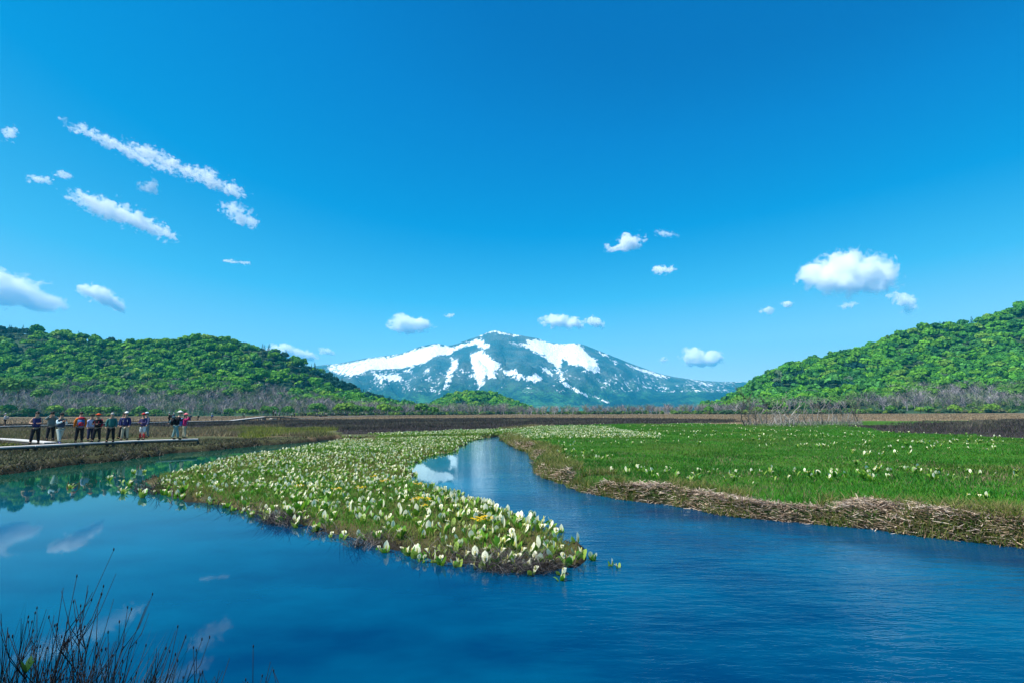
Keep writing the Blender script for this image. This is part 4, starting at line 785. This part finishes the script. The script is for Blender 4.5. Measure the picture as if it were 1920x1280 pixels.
# ------------------------------------------------------------------ people
PM = {}
def cloth(c, rough=.85):
    k = tuple(round(v, 3) for v in c)
    if k not in PM: PM[k] = simple('cloth', c, rough, .15, 12.0, .2)
    return PM[k]
SKIN = simple('skin', (.48, .27, .18), .55, .08, 20); HAIR = simple('hair', (.02, .016, .014), .6, .2, 40); GREY = simple('grey_hair', (.35, .34, .33), .6, .2, 40); BLK = (.014, .014, .018)
def skinned(name, pts, edges, rad, m, root, parent):
    me = bpy.data.meshes.new(name); me.from_pydata(pts, edges, []); me.materials.append(m); o = mobj(name, me, parent)
    md = o.modifiers.new('skin', 'SKIN'); md.use_smooth_shade = True; sb = o.modifiers.new('sub', 'SUBSURF'); sb.levels = 1; sb.render_levels = 1
    for i, r_ in enumerate(rad): me.skin_vertices[0].data[i].radius = (r_, r_) if not isinstance(r_, tuple) else r_
    me.skin_vertices[0].data[root].use_root = True
    return o
def ball(name, c_, r_, m, parent, sq=(1, 1, 1), cut=None, sub=2):
    import bmesh
    bm = bmesh.new(); bmesh.ops.create_icosphere(bm, subdivisions=sub, radius=1)
    for v in bm.verts:
        v.co = Vector((v.co.x*sq[0], v.co.y*sq[1], v.co.z*sq[2]))*r_
        if cut is not None and v.co.z < cut*r_: v.co.z = cut*r_
    for f in bm.faces: f.smooth = True
    me = bpy.data.meshes.new(name); bm.to_mesh(me); bm.free(); me.materials.append(m); o = mobj(name, me, parent); o.location = c_; return o
def person(x, y, z, h, face, label, top, legs, hat=None, hair=HAIR, arms='down', lean=0.0, shorts=None, vest=None, small=False, group=None, boots=(.03, .025, .02), gait=.1, bare=False, seated=False):
    """face: heading the figure looks to, in degrees from the viewer's far side (0 = away, 180 = towards the viewer, 90 = to the right)"""
    s_ = h/1.7; o = empty('person', (x, y, z), math.radians(-face)); o.scale = (s_, s_, s_)
    hipz = .88 if not seated else .35; L = lambda zz, k=1: lean*(zz-hipz)*k
    hip, ch, nk, hd = (0, 0, hipz), (0, L(hipz+.32), hipz+.33), (0, L(hipz+.55), hipz+.54), (0, L(hipz+.68)+.03, hipz+.69); w = .19
    A = {'down': lambda s: [(s*.25, L(1.15)+.02, hipz+.24), (s*.24, L(1.0)+.12, hipz-.02)], 'front': lambda s: [(s*.27, L(1.15)+.06, hipz+.24), (s*.09, L(1.1)+.28, hipz+.22)], 'up': lambda s: [(s*.30, L(1.3)+.20, hipz+.42), (s*.09, L(1.5)+.20, hipz+.66)], 'phone': lambda s: [(s*.24, L(1.2)+.10, hipz+.26), (s*.05, L(1.3)+.30, hipz+.42)]}
    def arm(s): a_ = A[arms if not isinstance(arms, tuple) else arms[0 if s < 0 else 1]](s); return a_
    def leg(s):
        if seated: return [(s*.11, .38, hipz+.02), (s*.12, .42, .06), (s*.12, .55, .03)]
        return [(s*.12, s*gait*.5+.02, .47), (s*.14, s*gait, .08), (s*.15, s*gait+.15, .035)]
    P = [hip, ch, nk, hd, (hd[0], hd[1]+.01, hd[2]+.14)]; E = [(0, 1), (1, 2), (2, 3), (3, 4)]; Rr = [(.06, .05), (.11, .08), .055, .085, .075]
    for s in (-1, 1):
        i = len(P); P += [(s*.07, 0, hipz-.08)]+leg(s); E += [(0, i), (i, i+1), (i+1, i+2), (i+2, i+3)]; Rr += [.075, .06, .042, .035]
        i = len(P); a_ = arm(s); P += [(s*w, nk[1], hipz+.47)]+a_+[(a_[1][0]-s*.01, a_[1][1]+.07, a_[1][2]+(.02 if arms != 'down' else -.05))]; E += [(2, i), (i, i+1), (i+1, i+2), (i+2, i+3)]; Rr += [.06, .042, .032, .03]
    skinned('body', P, E, Rr, SKIN, 0, o)
    # shirt or jacket over torso and arms
    T = [(0, 0, hipz-.02), ch, (0, nk[1], hipz+.49)]; TE = [(0, 1), (1, 2)]; TR_ = [(.19, .15), (.20, .15), (.10, .09)]
    for s in (-1, 1):
        i = len(T); a_ = arm(s); T += [(s*w, nk[1], hipz+.46)]; TE += [(2, i)]; TR_ += [.085]
        if not bare: T += [a_[0], tuple(a_[0][k]*.12+a_[1][k]*.88 for k in range(3))]; TE += [(i, i+1), (i+1, i+2)]; TR_ += [.062, .05]
    skinned('jacket', T, TE, TR_, cloth(top), 1, o)
    T = [(0, 0, hipz+.06)]; TE = []; TR_ = [(.165, .135)]
    for s in (-1, 1):
        i = len(T); l_ = leg(s); T += [(s*.10, 0, hipz-.10), l_[0]]; TE += [(0, i), (i, i+1)]; TR_ += [.115, .088]
        if not shorts: T += [(l_[1][0], l_[1][1], l_[1][2]+.03)]; TE += [(i+1, i+2)]; TR_ += [.072]
    skinned('trousers', T, TE, TR_, cloth(legs), 0, o)
    if not small:
        for s in (-1, 1):
            l_ = leg(s); skinned('boot', [(l_[1][0], l_[1][1], .16), (l_[1][0], l_[1][1]-.02, .05), (l_[2][0], l_[2][1]+.05, .04)], [(0, 1), (1, 2)], [.055, .055, .045], cloth(boots), 1, o)
            if shorts: skinned('gaiter', [(l_[0][0], l_[0][1], .44), (l_[1][0], l_[1][1], .12)], [(0, 1)], [.08, .07], cloth(shorts), 0, o)
        if vest: skinned('vest', [(0, 0, hipz+.0), (0, ch[1], ch[2]), (0, nk[1], hipz+.45)], [(0, 1), (1, 2)], [(.205, .165), (.215, .165), (.12, .11)], cloth(vest), 1, o)
        fy = hd[1]+.085; fz = hd[2]+.06
        ball('nose', (0, fy+.012, fz), .018, SKIN, o, (.8, 1.2, 1.4), sub=1)
        for s in (-1, 1): ball('eye', (s*.032, fy-.004, fz+.025), .010, HAIR, o, sub=1); ball('ear', (s*.086, hd[1]+.0, fz), .024, SKIN, o, (.4, .8, 1.2), sub=1)
        ball('mouth', (0, fy, fz-.045), .02, cloth((.3, .08, .07)), o, (1.2, .4, .3), sub=1)
    hc = (hd[0], hd[1]-.015, hd[2]+.09); ball('hair', hc, .108, hair, o, (.92, 1.02, 1.0), -.35, 2 if not small else 1)
    if hat:
        hb = ball('hat', (hc[0], hc[1], hc[2]+.03), .118, cloth(hat[0]), o, (1, 1.05, .9), 0, 2 if not small else 1)
        if hat[1] == 'brim': ball('hat_brim', (hc[0], hc[1], hc[2]+.03), .20, cloth(hat[0]), hb, (1, 1.05, .08), sub=2).location = (0, 0, .01)
        elif hat[1] == 'cap': ball('hat_peak', (0, .12, .005), .10, cloth(hat[0]), hb, (.8, .9, .12))
    return tag(o, label, 'person', group), s_, hipz, lean
def pack(pr, color, label, size=1.0, second=None, group=None, small=False):
    o, s_, hipz, lean = pr; k = o.matrix_basis.copy(); f = o.rotation_euler.z
    import bmesh
    bm = bmesh.new(); bmesh.ops.create_cube(bm, size=1.0); bmesh.ops.bevel(bm, geom=bm.edges[:], offset=.22, segments=2, affect='EDGES')
    for v in bm.verts: v.co.x *= .30*(1-.15*(v.co.z > .2)); v.co.y *= .22; v.co.z *= .48
    for q in bm.faces: q.smooth = True
    me = bpy.data.meshes.new('bag'); bm.to_mesh(me); bm.free(); me.materials.append(cloth(color))
    loc = Vector((0, -.235+lean*.28, hipz+.27)); b = empty('backpack'); b.rotation_euler = (-lean*.8, 0, f)
    b.location = Vector(o.location)+Matrix.Rotation(f, 3, 'Z') @ (loc*s_); b.scale = (s_*size,)*3
    mobj('bag', me, b)
    if not small:
        ball('pocket', (0, -.12, -.08), .12, cloth(second or color), b, (1, .5, .9)); ball('top_flap', (0, -.01, .20), .14, cloth(second or tuple(min(1, v*1.6+.02) for v in color)), b, (1.05, .85, .5))
        for s in (-1, 1): a = Acc(); a.add(*tube([(s*.10, .10, .22), (s*.115, .24, .25), (s*.12, .385, .10), (s*.12, .33, -.12), (s*.11, .10, -.18)], .017, 5, (1, 1, 1))); mobj('strap', a.mesh('strap', cloth(tuple(v*.6+.02 for v in (second or color)))), b)
    return tag(b, label, 'backpack', group)
def foot(px_, py_, z=ZB): q = G(px_, py_, z); return q[0], q[1], z
NAVY = (.02, .025, .11)
p = person(*foot(64, 831.5), 1.72, 150, 'person in a sleeveless navy vest and black trousers looking down, leftmost of the near group', NAVY, BLK, arms='front', bare=True); pack(p, (.16, .03, .03), 'dark red backpack behind the sleeveless person at the left of the near group', .8)
p = person(*foot(93, 824.5), 1.70, 140, 'person in a black hat and grey-green shirt, one arm raised to the eyes', (.16, .22, .22), BLK, hat=((.02, .02, .02), 'cap'), arms='up', vest=(.10, .14, .15))
p = person(*foot(110, 830.5), 1.62, 110, 'person with pale blue shirt sleeves and pale green trousers, black cap, reading something held up', (.55, .68, .72), (.36, .42, .38), hat=((.02, .02, .025), 'cap'), arms='phone', vest=(.03, .05, .09), boots=(.03, .05, .16), gait=.28)
p = person(*foot(147, 828.5), 1.70, 315, 'person in an orange jacket seen from behind, looking to the far left', (.62, .17, .01), BLK, lean=-.05, gait=.05); pack(p, (.04, .12, .30), 'blue and red backpack of the person in the orange jacket', 1.15, (.35, .02, .04))
p = person(*foot(168, 825.5), 1.55, 120, 'person in a lilac shirt and dark trousers, half hidden behind the orange hat', (.45, .45, .62), (.03, .03, .07), hat=((.04, .05, .04), 'cap'))
p = person(*foot(180, 827.0), 1.58, 170, 'person with an orange-red hat and black jacket in the middle of the near group', BLK, BLK, hat=((.62, .09, .02), 'brim'), arms='front'); pack(p, (.42, .02, .06), 'crimson backpack of the person with the orange-red hat', 1.0)
p = person(*foot(206, 827.5), 1.64, 150, 'grey-haired person in a teal green jacket and black trousers', (.03, .14, .13), BLK, hair=GREY); pack(p, (.02, .06, .06), 'dark backpack behind the grey-haired person in teal', .8)
p = person(*foot(233, 824.5), 1.68, 165, 'person with a white cap, navy jacket and beige trousers facing the water', NAVY, (.34, .33, .25), hat=((.85, .85, .82), 'cap'), gait=.03); pack(p, (.03, .04, .16), 'navy backpack with white straps worn by the person with the white cap', .95, (.6, .65, .7))
person(*foot(229, 821.5), 1.66, 175, 'dark-haired person almost hidden behind the one with the white cap', (.03, .06, .14), BLK)
p = person(*foot(266, 823.5), 1.60, 190, 'person with a red cap and bright red gaiters over light grey trousers', (.05, .04, .12), (.42, .50, .55), hat=((.55, .04, .06), 'cap'), arms='front', shorts=(.5, .05, .05), gait=.02)
person(*foot(272, 820.5), 1.66, 200, 'person with a pale blue cap hidden behind the red cap', (.10, .11, .2), (.2, .22, .22), hat=((.5, .68, .72), 'cap'))
p = person(*foot(328, 823.0), 1.72, 60, 'person with a white brimmed hat and teal grey trousers bending over a camera', BLK, (.17, .28, .27), hat=((.85, .85, .80), 'brim'), arms='phone', lean=.22, gait=.16); pack(p, (.015, .015, .02), 'black backpack of the person with the white brimmed hat', 1.1, (.05, .10, .12))
p = person(*foot(344, 821.5), 1.58, 70, 'person with a pink hat raising both hands to the face, rightmost of the near group', (.42, .02, .12), (.30, .30, .22), hat=((.8, .22, .25), 'brim'), arms='up', lean=.05); pack(p, (.08, .14, .50), 'bright blue backpack of the person with the pink hat', 1.05, (.2, .3, .65))
# hikers on the far boardwalk
FT = [(9, 797, 776, (.45, .45, .45), BLK, (.8, .8, .8), 'lone hiker in a white hat at the left edge, on the far boardwalk'), (317, 794, 774, BLK, BLK, (.5, .5, .5), 'dark hiker with a grey hat just left of the white brimmed hat'), (324, 791, 774.5, (.1, .14, .2), BLK, (.75, .8, .8), 'hiker in a white hat whose head shows just left of the brimmed hat'), (346, 790, 775, BLK, BLK, (.02, .02, .02), 'far hiker in black whose head shows above the pink hat'), (357, 788.5, 775.5, (.03, .08, .12), (.03, .08, .12), (.03, .04, .05), 'far hiker in dark teal, first to the right of the near group'), (371, 788.3, 776.5, (.02, .03, .03), BLK, (.6, .65, .6), 'far hiker in black with a pale hat, second to the right of the near group'), (397, 787.5, 775, (.10, .20, .42), (.1, .1, .14), (.8, .85, .85), 'far hiker in blue with a white hat, third to the right of the near group'), (457, 785, 775.5, (.05, .06, .05), (.1, .1, .1), (.6, .62, .6), 'lone hiker stepping onto the foot of the ramp'), (512, 780, 769.5, BLK, BLK, (.85, .85, .85), 'left one of the two white-hatted hikers on the bridge'), (516.5, 780, 770, (.4, .4, .4), BLK, (.85, .85, .85), 'right one of the two white-hatted hikers on the bridge'), (524, 780.5, 772.5, (.05, .06, .12), BLK, (.05, .05, .05), 'dark hiker at the far end of the bridge'), (532, 781.5, 774, (.03, .05, .03), BLK, (.04, .05, .04), 'hiker in dark green just past the bridge'), (547, 782, 774, (.3, .36, .4), BLK, (.5, .6, .6), 'pale hiker left in the pair past the bridge'), (552, 781.5, 773, (.02, .04, .10), BLK, (.02, .03, .08), 'dark hiker right in the pair past the bridge'), (567.5, 780.5, 773.3, BLK, BLK, (.02, .02, .02), 'black figure left in the pair between the bridge and the resting group'), (572.5, 780.2, 773.3, BLK, BLK, (.4, .4, .4), 'dark figure with a pale hat in the pair left of the resting group')]
for a, b, t_, tc_, lc, hc_, lb in FT:
    d0 = ray(a, b); D_ = 1.65*FPX/(b-t_); q = AT(a, b, D_)
    if a > 500 and a < 526: z_ = 1.42; D_ = 152
    else:
        hzn = 776.0-.0042*a; D_ = min(D_, 1.66*FPX/max(b-hzn, 4)) if a > 400 else 1.62*FPX/(b-hzn); z_ = None
    q = AT(a, b, D_); z_ = max(.5, q[2]); p = person(q[0], D_, z_, min(1.8, (b-t_)*D_/FPX*1.02), RT.choice((60, 90, 120, 250)), lb, tc_, lc, hat=(hc_, 'cap'), small=True, lean=.1)
    if (a*7) % 3 < 2.1: pack(p, tuple(v*.5+.02 for v in tc_), 'small rucksack of the '+' '.join(lb.replace(',', '').split()[:10]), 1.0, small=True)
TINY_L = [('seated dark figure in the resting group on the far plain', [(594, 781, 6.5), (599, 781, 6.5), (602, 781, 7), (610, 781, 6.5), (613, 781, 6)], True), ('standing dark figure in the resting group on the far plain', [(607, 781, 8.5)], False), ('walker in the small knot just right of the resting group', [(621, 779, 6), (624, 779, 6.5), (627, 779, 6)], False), ('tiny dark walker in the third knot of people on the far plain', [(643, 778.5, 6), (645.5, 779, 7), (650, 778.5, 6), (653, 778, 5.5), (656, 778, 6), (663, 777, 4)], False), ('tiny dark walker in the fourth knot of people on the far plain', [(674, 777.5, 6), (677, 777.5, 6), (680, 777.5, 6), (685, 777, 5.5), (688, 777, 4.5)], False), ('tiny bluish walker in the farthest knot of people before the woods', [(702, 776.5, 5), (706, 776.5, 5), (710, 776.5, 5.5), (714, 776.5, 5), (718, 776.5, 5.5), (722, 776.5, 5)], False)]
for lb, L, st_ in TINY_L:
    for a, b, hp in L:
        hzn = 776.0-.0042*a; D_ = (1.15 if st_ else 1.62)*FPX/hp; q = AT(a, b, D_); z_ = max(.42, min(q[2], 1.0)); c_ = RT.choice(((.02, .02, .03), (.03, .05, .12), (.4, .42, .45), (.1, .12, .16), (.02, .03, .06)))
        person(q[0], D_, z_, hp*D_/FPX if not st_ else 1.7, RT.choice((60, 90, 130, 260)), lb, c_, BLK, hat=(RT.choice(((.8, .8, .8), (.05, .05, .06), (.5, .5, .55))), 'cap'), small=True, seated=st_, group=lb.replace('tiny ', '')+'s')

# ------------------------------------------------------------------ bare bog shrubs on the near bank
STEM = simple('dark_stem', (.009, .010, .014), .8, .3, 30, .2); BUD = simple('dark_bud', (.014, .011, .014), .8, .3, 60, .2)
def bogshrub(px_, D_, toppx, seed, nb, spread, label, group):
    g = random.Random(seed); X_ = ray(px_, 1278)[0]/ray(px_, 1278)[1]*D_; zb = .12; o = empty('bog_shrub', (X_, D_, zb)); zt = AT(px_, toppx, D_)[2]; H_ = max(.25, (zt-zb)*1.0); a = Acc(); tips = []
    for i in range(nb):
        th = g.uniform(0, 6.28); L = H_*g.uniform(.55, .88) if i else H_*.92; sp_ = spread*g.uniform(.3, 1)*H_; k1 = g.uniform(-.07, .07)
        pth = [(0, 0, 0)]+[(math.cos(th)*sp_*u**1.4+k1*math.sin(6*u), math.sin(th)*sp_*.6*u**1.4, L*u) for u in (.2, .4, .6, .8, 1)]; a.add(*tube(pth, [.0042, .0038, .0032, .0027, .002, .0013], 5)); tips.append(pth[-1])
        for _ in range(g.choice((3, 4, 5))):
            j = g.choice((2, 3, 4)); b0 = pth[j]; t2 = th+g.uniform(-1.3, 1.3); l2 = L*g.uniform(.15, .32); e = (b0[0]+math.cos(t2)*l2*.4, b0[1]+math.sin(t2)*l2*.4, b0[2]+l2*.9); m_ = (b0[0]*.45+e[0]*.55+math.cos(t2)*.01, b0[1]*.5+e[1]*.5, b0[2]*.6+e[2]*.4); a.add(*tube([b0, m_, e], [.0022, .0018, .0012], 4)); tips.append(e)
    V = a.mesh('stem', STEM); mobj('stem', V, o)
    for q in [t_ for t_ in tips if g.random() < .6][:10]:
        bd = ball('bud', (q[0], q[1], q[2]+.004), .0045, BUD, o, (.8, .8, 2.3), sub=1)
    return tag(o, label, 'shrub', group)
BS = [(-10, 2.7, 1110), (20, 2.6, 1085), (38, 3.0, 1062), (62, 2.7, 1055), (72, 3.1, 1075), (95, 2.6, 1120), (118, 2.9, 1110), (150, 2.7, 1062), (160, 3.0, 1130), (185, 2.8, 1085), (205, 3.0, 1085), (12, 2.9, 1150), (50, 2.5, 1160), (84, 2.8, 1190), (125, 2.5, 1170), (175, 2.6, 1190), (215, 2.8, 1165), (232, 2.9, 1165), (255, 2.8, 1160), (270, 2.7, 1142), (290, 2.9, 1148), (305, 2.8, 1185), (318, 3.0, 1183), (342, 2.9, 1226), (355, 2.8, 1226), (384, 2.9, 1262), (412, 2.9, 1228), (440, 3.0, 1212), (472, 2.9, 1218), (535, 2.9, 1176), (548, 3.0, 1225), (140, 2.4, 1215), (60, 2.4, 1220), (200, 2.5, 1230), (245, 2.6, 1225), (8, 2.4, 1200)]
for i, (a, D_, tp) in enumerate(BS):
    lone = {535: 'bare bog shrub at the bottom edge, rightmost tall one of the near stems', 150: 'long bare stem curving to the right, tallest of the dark stems at bottom left'}.get(a)
    if lone: lb = lone; gr = None
    elif a < 220: lb = 'dark leafless bog shrub in the dense thicket at the bottom left corner'; gr = 'bog shrubs at the bottom left corner'
    elif a < 330: lb = 'dark leafless bog shrub with budded tips, right of the dense corner thicket'; gr = 'bog shrubs right of the corner thicket'
    else: lb = 'short dark bog shrub just showing over the bottom edge, spaced apart'; gr = 'short bog shrubs along the bottom edge'
    bogshrub(a, D_, tp, i, 5 if a < 330 else 4, .28, lb, gr)
acc = Acc(); n = 420; a = -40+360*rng.random(n)**1.2; D_ = 2.5+.8*rng.random(n); P = []; hh = []
for i in range(n): d = ray(a[i], 1278); P.append((d[0]/d[1]*D_[i], D_[i], .1)); hh.append(max(.2, (AT(a[i], 1100+170*rng.random()+a[i]*.25, D_[i])[2]-.1)))
blades(acc, np.array(P), np.array(hh), .0045, .05+.35*rng.random(n), mixcol(n, [(.022, .02, .018), (.016, .018, .014), (.05, .045, .035), (.02, .03, .02)]), segs=4)
stuff('bank_stalks', acc, DRY)
V, F, C = merged([('leaf', leafgrid(.13, .045, .4, .3, 5, (0, 0, 0), yw, 1.25, col=(.03, .11, .02))) for yw in (.2, 1.9, 3.3, 4.8)])
o = mobj('green_plant', mesh_np('green_plant', V, F, LM, C, True)); d = ray(48, 1262); o.location = (d[0]/d[1]*2.7, 2.7, AT(48, 1262, 2.7)[2]); o.scale = (.6, .6, .6); tag(o, 'small broad-leaved green plant among the dark stems at the bottom left', 'plant')
